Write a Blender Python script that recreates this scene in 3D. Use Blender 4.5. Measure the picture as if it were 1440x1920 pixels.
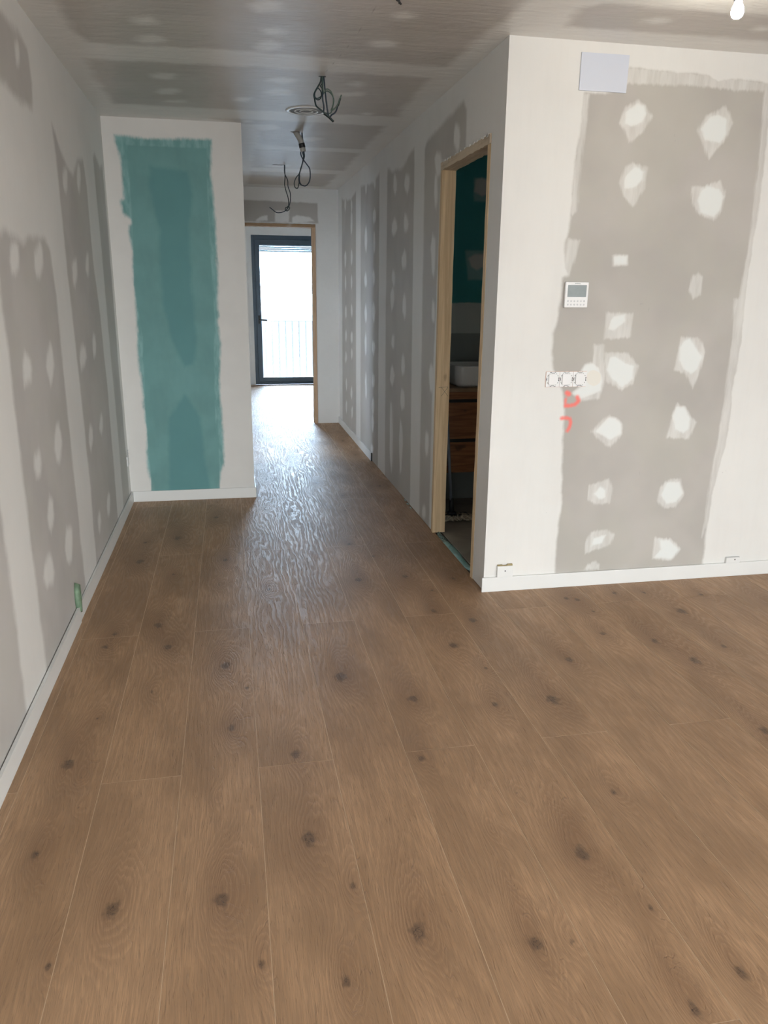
import bpy, bmesh, math, random
import numpy as np
from mathutils import Matrix, Vector

random.seed(7)
for _o in list(bpy.data.objects):
    bpy.data.objects.remove(_o)
SC = bpy.context.scene
COL = SC.collection

# ---------------------------------------------------------------- camera
cam_data = bpy.data.cameras.new('camera')
cam_data.sensor_fit = 'VERTICAL'
cam_data.sensor_height = 24.0
cam_data.sensor_width = 18.0
cam_data.lens = 24.0 * 1448.58 / 1920.0
cam_data.clip_start = 0.02
cam_data.clip_end = 200
camera = bpy.data.objects.new('camera', cam_data)
COL.objects.link(camera)
_R = Vector([0.981347, -0.192006, 0.009584]); _U = Vector([0.043649, 0.27109, 0.961564]); _F = Vector([0.187224, 0.943209, -0.274414])
camera.matrix_world = Matrix(((_R[0], _U[0], -_F[0], 0), (_R[1], _U[1], -_F[1], 0), (_R[2], _U[2], -_F[2], 1.5309), (0, 0, 0, 1)))
SC.camera = camera
SC.view_settings.view_transform = 'Standard'
SC.view_settings.look = 'None'
SC.view_settings.gamma = 1.0
SC.view_settings.use_curve_mapping = False
SC.view_settings.exposure = 0.0

# ---------------------------------------------------------------- daylight: hazy sky, bluer on the corridor side
SKY = 10.3
world = bpy.data.worlds.new('hazy_daylight'); SC.world = world
world.use_nodes = True
wt = world.node_tree; wt.nodes.clear()
def wn(t): return wt.nodes.new(t)
w_out = wn('ShaderNodeOutputWorld'); w_bg = wn('ShaderNodeBackground')
w_tc = wn('ShaderNodeTexCoord'); w_sep = wn('ShaderNodeSeparateXYZ')
wt.links.new(w_tc.outputs['Generated'], w_sep.inputs[0])
w_mr = wn('ShaderNodeMapRange'); w_mr.inputs[1].default_value = -0.3; w_mr.inputs[2].default_value = 0.3
wt.links.new(w_sep.outputs[1], w_mr.inputs[0])
w_mix = wn('ShaderNodeMix'); w_mix.data_type = 'RGBA'
w_mix.inputs[6].default_value = (0.94, 0.985, 1.0, 1)
w_mix.inputs[7].default_value = (2.60, 3.35, 4.30, 1)
wt.links.new(w_mr.outputs[0], w_mix.inputs[0])
w_gr = wn('ShaderNodeMapRange'); w_gr.inputs[1].default_value = -0.03; w_gr.inputs[2].default_value = 0.005
w_gr.inputs[4].default_value = SKY
wt.links.new(w_sep.outputs[2], w_gr.inputs[0])
w_lo = wn('ShaderNodeMapRange')          # the ground: brighter behind the camera, dimmed corridor-side to show the railing
w_lo.inputs[1].default_value = -0.3; w_lo.inputs[2].default_value = 0.3
w_lo.inputs[3].default_value = 0.40 * SKY; w_lo.inputs[4].default_value = 0.045 * SKY
wt.links.new(w_sep.outputs[1], w_lo.inputs[0]); wt.links.new(w_lo.outputs[0], w_gr.inputs[3])
wt.links.new(w_mix.outputs[2], w_bg.inputs[0])
wt.links.new(w_gr.outputs[0], w_bg.inputs[1])
wt.links.new(w_bg.outputs[0], w_out.inputs[0])

def portal(name, loc, rot, sx, sy):
    l = bpy.data.lights.new(name, 'AREA'); l.shape = 'RECTANGLE'; l.size = sx; l.size_y = sy
    l.cycles.is_portal = True
    o = bpy.data.objects.new(name, l); COL.objects.link(o)
    o.location = loc; o.rotation_euler = rot
    return o
# room numbers (metres)
XL, XR, YF, YP, XP, YE, H = -0.7646, 1.269, 3.664, 5.8345, 0.1435, 9.209, 2.62
YB, XRR, YW = -4.2, 4.2, 13.3            # behind the camera, far right, window wall of the far room
BW = (-0.6, 3.9, 0.05, 2.45)             # balcony door opening behind the camera
SW = (-3.2, -0.6, 0.9, 2.35)              # unseen living room side window, added to light the left wall
NW = (6.3, 7.2, 1.0, 2.25)                # unseen window of the added side room, brightens the corridor
WN = (0.415, 2.62, 0.0, 2.387)           # window of the far room
portal('sky_portal', ((BW[0]+BW[1])/2, YB-0.05, (BW[2]+BW[3])/2), (math.radians(90), 0, 0), BW[1]-BW[0], BW[3]-BW[2])
portal('sky_portal', ((WN[0]+WN[1])/2, YW+0.30, (WN[2]+WN[3])/2), (math.radians(-90), 0, 0), WN[1]-WN[0], WN[3]-WN[2])
portal('sky_portal', (XRR+0.15, (SW[0]+SW[1])/2, (SW[2]+SW[3])/2), (math.radians(90), 0, math.radians(90)), SW[1]-SW[0], SW[3]-SW[2])
portal('sky_portal', (-2.25, (NW[0]+NW[1])/2, (NW[2]+NW[3])/2), (math.radians(90), 0, math.radians(-90)), NW[1]-NW[0], NW[3]-NW[2])

# ---------------------------------------------------------------- surveyed outlines in metres (wall and floor coordinates)
D={'front_board':[[(1.642,2.41),(1.746,2.415),(1.844,2.464),(1.845,2.523),(2.024,2.517),(2.251,2.514),(2.304,2.489),(2.362,2.507),(2.567,2.498),(2.587,2.469),(2.593,2.245),(2.603,1.984),(2.591,1.758),(2.599,1.497),(2.603,1.321),(2.596,0.921),(2.586,0.713),(2.562,0.553),(2.545,0.302),(2.55,0.087),(2.555,0.007),(1.676,0.029),(1.668,0.09),(1.669,0.27),(1.675,0.43),(1.67,0.638),(1.655,0.94),(1.636,1.067),(1.576,1.163),(1.567,1.248),(1.568,1.341),(1.587,1.415),(1.594,1.488),(1.592,1.606),(1.626,1.616),(1.609,1.651),(1.595,1.765),(1.607,1.791),(1.619,1.954),(1.619,2.122),(1.634,2.237)]],
'front_solid':[[(1.908,2.383),(1.943,2.373),(1.956,2.341),(1.941,2.299),(1.895,2.281),(1.845,2.287),(1.849,2.344)],[(2.323,2.359),(2.377,2.336),(2.387,2.27),(2.352,2.226),(2.268,2.239),(2.241,2.288),(2.275,2.34)],[(1.922,2.12),(1.974,2.093),(1.974,2.051),(1.923,2.015),(1.878,2.013),(1.873,2.064)],[(2.315,2.045),(2.38,2.029),(2.406,1.995),(2.399,1.933),(2.367,1.897),(2.287,1.913),(2.263,1.973),(2.277,2.026)],[(1.849,1.708),(1.925,1.712),(1.927,1.669),(1.858,1.666)],[(1.882,1.425),(1.943,1.434),(1.947,1.397),(1.889,1.355),(1.859,1.36),(1.863,1.406)],[(1.88,1.227),(1.911,1.232),(1.968,1.198),(2.022,1.183),(2.019,1.11),(1.96,1.067),(1.892,1.112),(1.866,1.16)],[(2.276,1.307),(2.317,1.322),(2.37,1.254),(2.401,1.224),(2.378,1.156),(2.342,1.131),(2.295,1.156),(2.262,1.206),(2.258,1.273)],[(2.28,0.968),(2.33,0.967),(2.372,0.905),(2.369,0.844),(2.338,0.819),(2.284,0.846),(2.264,0.917)],[(1.899,0.92),(1.943,0.914),(1.978,0.883),(1.981,0.833),(1.922,0.794),(1.876,0.825),(1.826,0.846),(1.871,0.885)],[(1.89,0.557),(1.926,0.535),(1.928,0.488),(1.887,0.479),(1.851,0.512)],[(2.268,0.564),(2.348,0.561),(2.379,0.496),(2.346,0.443),(2.284,0.435),(2.243,0.49)],[(1.873,0.27),(1.95,0.283),(1.932,0.234),(1.866,0.216)],[(2.26,0.244),(2.331,0.235),(2.403,0.175),(2.357,0.116),(2.244,0.134),(2.279,0.182)],[(1.688,1.046),(1.737,1.085),(1.73,1.162),(1.748,1.19),(1.79,1.194),(1.823,1.17),(1.849,1.112),(1.85,1.054),(1.793,1.035),(1.742,1.016)]],
'front_thin':[[(1.911,2.395),(1.992,2.33),(1.946,2.259),(1.882,2.215),(1.847,2.271),(1.823,2.294),(1.847,2.36)],[(2.358,2.393),(2.408,2.321),(2.371,2.235),(2.3,2.156),(2.259,2.231),(2.227,2.279),(2.264,2.347)],[(1.911,2.128),(1.987,2.11),(1.983,2.017),(1.932,1.929),(1.877,1.979),(1.849,2.038),(1.874,2.106)],[(2.224,2.033),(2.295,2.04),(2.375,2.064),(2.408,2.013),(2.405,1.925),(2.369,1.884),(2.276,1.912),(2.24,1.955)],[(2.318,1.639),(2.343,1.616),(2.343,1.532),(2.303,1.513),(2.277,1.55),(2.288,1.624)],[(1.82,2.53),(2.023,2.525),(2.249,2.522),(2.302,2.501),(2.361,2.512),(2.587,2.504),(2.593,2.467),(2.419,2.462),(2.128,2.467),(1.828,2.458)],[(2.552,2.494),(2.598,2.496),(2.628,1.731),(2.622,1.487),(2.562,1.487),(2.576,1.785),(2.567,2.209)],[(2.536,1.513),(2.618,1.514),(2.618,1.223),(2.615,0.869),(2.581,0.542),(2.542,0.554),(2.561,0.922),(2.555,1.272)],[(1.608,1.787),(1.673,1.775),(1.658,1.714),(1.631,1.616),(1.592,1.606)],[(1.633,2.409),(1.666,2.411),(1.657,2.238),(1.648,2.123),(1.642,1.904),(1.615,1.886),(1.619,2.122)],[(1.839,1.439),(1.984,1.439),(1.981,1.322),(1.841,1.313)],[(1.847,1.247),(1.978,1.246),(2.039,1.178),(2.021,1.091),(1.961,1.057),(1.871,1.102)],[(2.258,1.322),(2.37,1.317),(2.413,1.244),(2.387,1.126),(2.361,1.059),(2.309,1.137),(2.246,1.157),(2.254,1.264)],[(2.283,0.988),(2.408,0.884),(2.375,0.792),(2.245,0.805),(2.26,0.907)],[(1.899,0.93),(1.977,0.893),(1.984,0.833),(1.926,0.758),(1.868,0.795),(1.81,0.847)],[(1.936,0.598),(1.963,0.544),(1.955,0.46),(1.867,0.455),(1.824,0.487),(1.825,0.56)],[(2.278,0.575),(2.352,0.577),(2.384,0.485),(2.343,0.416),(2.275,0.414),(2.23,0.459),(2.238,0.533)],[(1.859,0.303),(1.947,0.31),(1.995,0.28),(1.984,0.221),(1.912,0.203),(1.836,0.179),(1.831,0.24)],[(1.896,0.137),(1.926,0.113),(1.923,0.086),(1.833,0.086),(1.853,0.118)],[(2.237,0.251),(2.342,0.24),(2.408,0.175),(2.358,0.11),(2.239,0.128)],[(1.688,1.046),(1.746,1.094),(1.735,1.162),(1.758,1.195),(1.789,1.199),(1.792,1.285),(1.844,1.284),(1.858,1.131),(1.854,1.064),(1.843,1.015),(1.743,1.007)],[(2.555,1.418),(2.577,1.494),(2.585,1.223),(2.586,0.869),(2.572,0.607),(2.576,0.334),(2.536,0.28),(2.524,0.236),(2.533,0.554),(2.55,0.922)]],
'red':[([(1.662,1.048),(1.678,1.041)],0.012),([(1.72,1.026),(1.729,1.007),(1.713,0.989),(1.685,0.983),(1.66,0.983)],0.01),([(1.657,1.017),(1.657,0.984)],0.006),([(1.644,0.919),(1.667,0.921),(1.688,0.915),(1.695,0.896),(1.689,0.872),(1.68,0.853)],0.009)],
'pencil':[[(2.016,1.486),(2.088,1.49)],[(2.02,1.483),(2.022,1.427)],[(2.073,1.486),(2.063,1.437)],[(2.111,1.722),(2.115,1.695)],[(2.107,2.262),(2.12,2.216)],[(1.801,1.573),(1.804,1.559)],[(2.104,0.644),(2.113,0.596)],[(2.58,0.594),(2.62,0.612)],[(1.593,0.418),(1.6,0.425)],[(1.685,0.13),(1.691,0.138)]],
'cream':[[(1.842,1.12),(1.839,1.1),(1.826,1.087),(1.805,1.078),(1.784,1.086),(1.765,1.101),(1.758,1.121),(1.763,1.14),(1.777,1.157),(1.798,1.162),(1.82,1.154),(1.837,1.141)]],
'left_solid':[[(3.269,1.646),(3.25,1.609),(3.191,1.579),(3.148,1.585),(3.143,1.62),(3.162,1.665),(3.191,1.683),(3.242,1.694),(3.287,1.683)],[(3.683,1.641),(3.64,1.598),(3.579,1.569),(3.529,1.568),(3.513,1.609),(3.535,1.663),(3.586,1.687),(3.657,1.72),(3.694,1.687)],[(3.273,1.229),(3.239,1.19),(3.188,1.187),(3.135,1.176),(3.142,1.218),(3.153,1.259),(3.201,1.298),(3.238,1.283),(3.27,1.263)],[(3.68,1.214),(3.638,1.161),(3.574,1.137),(3.549,1.176),(3.529,1.209),(3.56,1.248),(3.594,1.275),(3.653,1.3),(3.68,1.271)],[(3.687,0.855),(3.627,0.805),(3.571,0.782),(3.528,0.802),(3.511,0.857),(3.555,0.914),(3.605,0.943),(3.661,0.952),(3.68,0.903)],[(3.263,0.847),(3.225,0.816),(3.198,0.816),(3.158,0.822),(3.145,0.855),(3.162,0.891),(3.204,0.9),(3.25,0.919),(3.263,0.884)],[(3.373,0.607),(3.336,0.573),(3.293,0.554),(3.269,0.577),(3.256,0.62),(3.281,0.66),(3.32,0.678),(3.357,0.676),(3.373,0.653)],[(4.466,1.614),(4.415,1.565),(4.366,1.536),(4.326,1.553),(4.323,1.582),(4.339,1.637),(4.397,1.669),(4.443,1.681),(4.484,1.673)],[(4.861,1.661),(4.835,1.614),(4.786,1.597),(4.754,1.605),(4.735,1.637),(4.769,1.68),(4.812,1.715),(4.854,1.717),(4.875,1.713)],[(4.499,1.181),(4.43,1.129),(4.379,1.126),(4.308,1.123),(4.295,1.172),(4.334,1.217),(4.384,1.242),(4.446,1.252),(4.493,1.22)],[(4.863,1.214),(4.819,1.167),(4.766,1.154),(4.732,1.16),(4.73,1.202),(4.742,1.244),(4.798,1.285),(4.835,1.276),(4.86,1.263)],[(4.468,0.735),(4.433,0.705),(4.382,0.679),(4.352,0.694),(4.332,0.735),(4.356,0.772),(4.411,0.809),(4.447,0.796),(4.472,0.777)],[(4.838,0.745),(4.814,0.717),(4.763,0.705),(4.736,0.718),(4.706,0.742),(4.752,0.781),(4.784,0.805),(4.828,0.814),(4.849,0.782)],[(4.443,2.059),(4.406,2.017),(4.367,1.996),(4.333,2.003),(4.314,2.023),(4.324,2.063),(4.376,2.103),(4.426,2.111),(4.459,2.102)],[(4.838,2.113),(4.802,2.07),(4.749,2.03),(4.725,2.043),(4.714,2.071),(4.73,2.121),(4.786,2.172),(4.829,2.178),(4.848,2.164)],[(3.65,2.423),(3.627,2.387),(3.599,2.366),(3.583,2.367),(3.587,2.394),(3.59,2.419),(3.62,2.446),(3.643,2.458),(3.653,2.456)],[(3.361,0.612),(3.338,0.567),(3.298,0.559),(3.27,0.59),(3.257,0.618),(3.277,0.655),(3.323,0.694),(3.354,0.678),(3.382,0.658)],[(3.665,0.376),(3.617,0.325),(3.566,0.317),(3.518,0.345),(3.507,0.396),(3.544,0.448),(3.579,0.484),(3.644,0.465),(3.692,0.438)],[(3.272,0.383),(3.224,0.348),(3.176,0.355),(3.126,0.365),(3.094,0.423),(3.13,0.462),(3.179,0.475),(3.232,0.475),(3.261,0.431)],[(4.473,0.249),(4.433,0.219),(4.393,0.205),(4.37,0.234),(4.37,0.263),(4.382,0.295),(4.422,0.312),(4.46,0.318),(4.474,0.295)],[(4.842,0.256),(4.8,0.214),(4.757,0.207),(4.72,0.222),(4.709,0.269),(4.74,0.313),(4.784,0.326),(4.834,0.336),(4.862,0.307)],[(4.458,0.724),(4.425,0.704),(4.393,0.688),(4.366,0.696),(4.369,0.723),(4.385,0.752),(4.406,0.765),(4.443,0.777),(4.454,0.752)]],
'left_board':[[(1.5,2.25),(3.3,2.25),(3.6,2.235),(3.79,2.25),(3.83,2.35),(3.8,2.47),(3.7,2.5),(1.5,2.49)],[(2.97,-0.1),(2.965,0.7),(2.975,1.2),(2.97,1.6),(2.99,1.7),(3.1,1.725),(3.35,1.7),(3.5,1.73),(3.75,1.74),(3.85,1.7),(3.88,1.5),(3.86,0.9),(3.865,0.4),(3.857,-0.1)],[(1.72,-0.1),(1.72,1.6),(1.76,1.72),(2.58,1.72),(2.64,1.66),(2.655,0.6),(2.645,-0.1)],[(4.2,-0.1),(4.25,0.5),(4.24,1.1),(4.2,1.6),(4.205,2.0),(4.18,2.26),(4.28,2.2),(4.45,2.12),(4.62,2.1),(4.8,2.21),(4.98,2.23),(5.03,2.1),(5.02,1.7),(5.1,1.4),(5.14,0.9),(5.11,0.3),(5.08,-0.1)],[(5.37,-0.1),(5.42,0.5),(5.4,1.2),(5.385,1.9),(5.36,2.3),(5.45,2.33),(5.6,2.28),(5.74,2.3),(5.76,1.9),(5.72,1.1),(5.72,-0.1)]],
'left_thin':[],
'left_crack':[[(3.116,1.853),(3.45,1.853),(3.752,1.856)]],
'right_solid':[[(8.588,2.409),(8.618,2.369),(8.648,2.344),(8.689,2.354),(8.735,2.4),(8.722,2.443),(8.686,2.486),(8.645,2.498),(8.595,2.448)],[(8.591,1.864),(8.615,1.807),(8.664,1.78),(8.713,1.788),(8.733,1.838),(8.751,1.901),(8.707,1.928),(8.659,1.942),(8.614,1.921)],[(8.609,1.619),(8.621,1.567),(8.655,1.531),(8.688,1.564),(8.717,1.598),(8.703,1.648),(8.684,1.687),(8.649,1.693),(8.624,1.661)],[(8.6,1.313),(8.599,1.267),(8.639,1.246),(8.677,1.252),(8.716,1.29),(8.705,1.331),(8.681,1.368),(8.637,1.378),(8.601,1.363)],[(8.175,2.344),(8.191,2.305),(8.217,2.291),(8.255,2.285),(8.267,2.332),(8.272,2.379),(8.253,2.417),(8.214,2.405),(8.185,2.383)],[(8.164,2.192),(8.186,2.125),(8.215,2.102),(8.263,2.077),(8.297,2.163),(8.285,2.245),(8.257,2.326),(8.213,2.304),(8.17,2.269)],[(8.165,1.862),(8.193,1.812),(8.219,1.794),(8.263,1.804),(8.282,1.841),(8.277,1.89),(8.263,1.926),(8.218,1.948),(8.174,1.9)],[(8.182,1.615),(8.206,1.576),(8.227,1.563),(8.257,1.547),(8.273,1.59),(8.279,1.635),(8.259,1.676),(8.223,1.686),(8.195,1.655)],[(8.165,1.337),(8.181,1.297),(8.225,1.273),(8.264,1.29),(8.286,1.315),(8.288,1.356),(8.271,1.392),(8.225,1.403),(8.192,1.377)],[(7.319,2.429),(7.34,2.381),(7.363,2.372),(7.396,2.379),(7.422,2.421),(7.411,2.46),(7.403,2.488),(7.366,2.491),(7.342,2.468)],[(7.297,1.978),(7.321,1.918),(7.352,1.868),(7.393,1.904),(7.431,1.948),(7.44,2.018),(7.401,2.079),(7.358,2.117),(7.319,2.04)],[(7.309,1.631),(7.32,1.589),(7.363,1.576),(7.409,1.577),(7.443,1.609),(7.448,1.655),(7.403,1.688),(7.362,1.705),(7.327,1.669)],[(7.304,1.322),(7.32,1.279),(7.358,1.252),(7.392,1.261),(7.412,1.288),(7.434,1.344),(7.405,1.392),(7.358,1.419),(7.315,1.365)],[(6.897,2.421),(6.895,2.394),(6.932,2.366),(6.962,2.386),(6.986,2.413),(6.999,2.449),(6.972,2.481),(6.934,2.478),(6.898,2.453)],[(6.873,2.146),(6.879,2.107),(6.932,2.099),(6.985,2.099),(7.024,2.138),(7.018,2.176),(6.989,2.198),(6.935,2.219),(6.884,2.179)],[(6.9,1.944),(6.901,1.871),(6.931,1.852),(6.972,1.854),(6.989,1.918),(6.985,1.981),(6.978,2.019),(6.938,2.026),(6.915,2.012)],[(6.897,1.649),(6.91,1.602),(6.94,1.596),(6.98,1.577),(7.007,1.626),(7.014,1.677),(6.99,1.718),(6.944,1.708),(6.913,1.685)],[(6.869,1.358),(6.905,1.293),(6.937,1.261),(6.978,1.284),(7.01,1.322),(7.024,1.384),(6.994,1.438),(6.942,1.44),(6.899,1.4)],[(6.021,2.295),(6.037,2.257),(6.082,2.233),(6.133,2.258),(6.158,2.287),(6.153,2.337),(6.141,2.37),(6.091,2.378),(6.056,2.343)],[(5.991,1.987),(6.03,1.958),(6.081,1.942),(6.148,1.939),(6.196,1.976),(6.189,2.027),(6.147,2.051),(6.084,2.065),(6.02,2.028)],[(6.048,1.636),(6.056,1.591),(6.101,1.567),(6.139,1.595),(6.178,1.619),(6.175,1.66),(6.143,1.694),(6.109,1.693),(6.075,1.678)],[(6.068,1.478),(6.096,1.425),(6.125,1.405),(6.164,1.389),(6.208,1.439),(6.22,1.513),(6.177,1.544),(6.136,1.565),(6.093,1.537)],[(5.608,2.254),(5.625,2.216),(5.664,2.189),(5.723,2.218),(5.779,2.258),(5.758,2.295),(5.735,2.318),(5.68,2.319),(5.619,2.296)],[(5.611,1.987),(5.63,1.953),(5.689,1.939),(5.738,1.94),(5.762,1.974),(5.767,2.021),(5.745,2.065),(5.696,2.054),(5.66,2.033)],[(5.659,1.749),(5.667,1.704),(5.726,1.699),(5.783,1.692),(5.818,1.729),(5.823,1.774),(5.781,1.796),(5.734,1.823),(5.674,1.788)],[(5.647,1.427),(5.653,1.367),(5.692,1.337),(5.729,1.358),(5.766,1.387),(5.767,1.454),(5.742,1.501),(5.704,1.512),(5.659,1.475)],[(4.394,2.333),(4.399,2.285),(4.429,2.261),(4.479,2.302),(4.511,2.33),(4.514,2.375),(4.495,2.419),(4.451,2.413),(4.411,2.379)],[(4.75,2.251),(4.771,2.21),(4.813,2.192),(4.863,2.187),(4.899,2.248),(4.926,2.31),(4.878,2.336),(4.832,2.329),(4.793,2.319)],[(4.841,2.124),(4.842,2.069),(4.857,2.011),(4.892,2.033),(4.923,2.105),(4.92,2.177),(4.905,2.213),(4.88,2.221),(4.849,2.179)],[(4.853,1.76),(4.856,1.671),(4.878,1.619),(4.921,1.653),(4.943,1.731),(4.965,1.799),(4.939,1.88),(4.901,1.854),(4.859,1.836)],[(4.827,1.411),(4.829,1.354),(4.851,1.35),(4.875,1.357),(4.896,1.379),(4.897,1.431),(4.896,1.486),(4.863,1.474),(4.842,1.466)],[(8.58,1.06),(8.6,1.029),(8.636,0.992),(8.684,1.001),(8.707,1.032),(8.705,1.074),(8.682,1.099),(8.632,1.126),(8.587,1.092)],[(8.572,0.827),(8.609,0.788),(8.643,0.771),(8.693,0.764),(8.725,0.796),(8.7,0.842),(8.687,0.884),(8.637,0.884),(8.594,0.858)],[(8.57,0.527),(8.592,0.483),(8.619,0.461),(8.654,0.468),(8.676,0.493),(8.689,0.538),(8.657,0.577),(8.616,0.594),(8.587,0.557)],[(8.577,0.284),(8.594,0.237),(8.626,0.2),(8.662,0.216),(8.687,0.242),(8.696,0.29),(8.658,0.332),(8.623,0.34),(8.582,0.33)],[(8.172,1.067),(8.178,1.021),(8.217,1.014),(8.264,1.002),(8.292,1.037),(8.3,1.079),(8.259,1.114),(8.215,1.12),(8.171,1.112)],[(8.178,0.889),(8.197,0.851),(8.221,0.836),(8.251,0.835),(8.273,0.865),(8.278,0.906),(8.255,0.941),(8.219,0.953),(8.184,0.926)],[(8.189,0.494),(8.201,0.45),(8.246,0.407),(8.284,0.43),(8.322,0.452),(8.302,0.499),(8.283,0.53),(8.242,0.546),(8.213,0.533)],[(8.166,0.281),(8.176,0.234),(8.209,0.221),(8.249,0.207),(8.257,0.245),(8.27,0.293),(8.237,0.315),(8.207,0.337),(8.171,0.328)],[(7.315,1.049),(7.321,0.969),(7.357,0.946),(7.389,0.945),(7.409,0.999),(7.422,1.081),(7.392,1.126),(7.36,1.168),(7.325,1.111)],[(6.868,1.054),(6.898,1.018),(6.941,0.978),(6.983,0.992),(7.026,1.023),(7.032,1.067),(6.999,1.103),(6.945,1.096),(6.903,1.087)],[(6.877,0.761),(6.89,0.71),(6.927,0.7),(6.991,0.692),(7.011,0.726),(7.006,0.77),(6.985,0.816),(6.931,0.808),(6.888,0.8)],[(6.89,0.525),(6.9,0.468),(6.938,0.453),(6.983,0.444),(7.023,0.482),(7.029,0.529),(6.994,0.582),(6.944,0.604),(6.901,0.575)],[(6.9,0.371),(6.919,0.33),(6.954,0.278),(7.001,0.288),(7.026,0.321),(7.039,0.371),(7.01,0.431),(6.962,0.45),(6.92,0.409)],[(6.926,0.132),(6.942,0.101),(6.989,0.078),(7.038,0.074),(7.065,0.088),(7.063,0.119),(7.037,0.151),(6.991,0.152),(6.943,0.155)],[(7.3,0.673),(7.299,0.592),(7.331,0.529),(7.37,0.567),(7.379,0.618),(7.396,0.702),(7.37,0.775),(7.339,0.8),(7.307,0.747)],[(6.044,1.155),(6.05,1.113),(6.086,1.097),(6.125,1.101),(6.164,1.131),(6.152,1.168),(6.132,1.2),(6.092,1.198),(6.05,1.198)],[(6.02,0.894),(6.05,0.845),(6.094,0.806),(6.155,0.815),(6.2,0.845),(6.186,0.905),(6.163,0.946),(6.102,0.973),(6.062,0.94)],[(6.058,0.409),(6.065,0.191),(6.101,0.091),(6.147,0.172),(6.175,0.268),(6.185,0.497),(6.168,0.655),(6.135,0.676),(6.099,0.614)],[(5.656,1.001),(5.67,0.953),(5.709,0.93),(5.755,0.924),(5.784,0.968),(5.782,1.017),(5.761,1.063),(5.722,1.082),(5.674,1.051)],[(5.643,0.757),(5.65,0.698),(5.693,0.68),(5.739,0.658),(5.791,0.709),(5.794,0.761),(5.758,0.818),(5.705,0.817),(5.669,0.808)],[(5.677,0.411),(5.704,0.293),(5.722,0.2),(5.763,0.165),(5.806,0.319),(5.818,0.442),(5.792,0.591),(5.752,0.564),(5.711,0.531)],[(4.803,1.007),(4.816,0.944),(4.852,0.904),(4.897,0.915),(4.919,0.96),(4.941,1.025),(4.909,1.08),(4.875,1.09),(4.834,1.069)],[(4.894,0.56),(4.909,0.508),(4.927,0.471),(4.959,0.471),(4.988,0.507),(4.993,0.579),(4.974,0.628),(4.943,0.629),(4.909,0.62)],[(4.929,0.083),(4.927,0.048),(4.962,0.031),(5.006,0.022),(5.023,0.034),(5.021,0.075),(5.007,0.101),(4.968,0.121),(4.945,0.111)]],
'right_board':[[(4.27,2.2),(4.285,2.45),(4.35,2.5),(4.7,2.47),(5.12,2.44),(5.18,2.4),(5.15,1.2),(5.11,-0.1),(4.83,-0.1),(4.84,1.0),(4.8,1.4),(4.78,2.0),(4.76,2.26)],[(5.4,-0.1),(5.44,1.2),(5.47,2.46),(5.6,2.44),(5.8,2.38),(6.2,2.4),(6.39,2.46),(6.4,1.2),(6.37,-0.1)],[(6.7,-0.1),(6.71,1.2),(6.72,2.47),(7.0,2.42),(7.4,2.45),(7.66,2.47),(7.66,-0.1)],[(7.94,-0.1),(7.95,2.46),(8.3,2.42),(8.8,2.47),(8.92,2.5),(8.94,-0.1)]],
'teal_outer':[[(-0.687,2.512),(-0.486,2.5),(-0.052,2.512),(-0.067,2.282),(-0.056,2.12),(-0.051,1.917),(-0.064,1.338),(-0.072,1.323),(-0.055,1.16),(-0.072,0.944),(-0.076,0.578),(-0.066,0.47),(-0.07,0.28),(-0.126,0.089),(-0.131,-0.023),(-0.614,-0.003),(-0.608,0.087),(-0.626,0.19),(-0.642,0.325),(-0.621,0.524),(-0.635,0.759),(-0.643,1.075),(-0.633,1.442),(-0.63,1.796),(-0.646,1.904),(-0.636,1.947),(-0.616,1.965),(-0.622,1.986),(-0.673,2.024),(-0.678,2.101),(-0.653,2.119),(-0.66,2.275),(-0.67,2.411)]],
'teal_mid':[[(-0.614,2.454),(-0.088,2.454),(-0.1,2.225),(-0.099,2.011),(-0.099,1.717),(-0.091,1.338),(-0.11,1.072),(-0.123,0.552),(-0.107,0.349),(-0.118,-0.024),(-0.627,-0.002),(-0.618,0.162),(-0.622,0.694),(-0.603,1.199),(-0.636,1.561),(-0.625,1.709),(-0.616,1.969),(-0.612,2.208)]],
'teal_dark':[[(-0.473,2.33),(-0.224,2.305),(-0.196,2.151),(-0.236,1.971),(-0.24,1.641),(-0.227,1.338),(-0.245,1.566),(-0.222,1.198),(-0.258,1.01),(-0.321,0.997),(-0.408,1.199),(-0.447,1.443),(-0.449,1.682),(-0.439,1.93),(-0.466,2.072),(-0.486,2.212)],[(-0.457,0.625),(-0.333,0.792),(-0.229,0.621),(-0.227,0.421),(-0.19,0.119),(-0.197,-0.02),(-0.492,-0.008)]],
'end_board':[[(0.128,2.478),(0.417,2.482),(0.709,2.477),(1.034,2.472),(1.037,2.263),(0.119,2.258)]],
'end_solid':[[(0.564,2.381),(0.716,2.385),(0.711,2.264),(0.561,2.26)],[(0.48,2.332),(0.478,2.275),(0.351,2.272),(0.391,2.307)],[(0.754,2.316),(0.804,2.336),(0.953,2.321),(1.007,2.281),(0.753,2.256)]],
'bath_solid':[[(1.728,2.287),(1.775,2.299),(1.825,2.283),(1.817,2.196),(1.781,2.177),(1.723,2.208)],[(1.693,1.766),(1.741,1.793),(1.824,1.795),(1.836,1.723),(1.763,1.682),(1.72,1.706)]],
'bath_thin':[[(1.67,1.818),(1.847,1.821),(1.857,1.616),(1.699,1.615)],[(1.715,2.294),(1.828,2.297),(1.836,2.139),(1.722,2.143)]],
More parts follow.
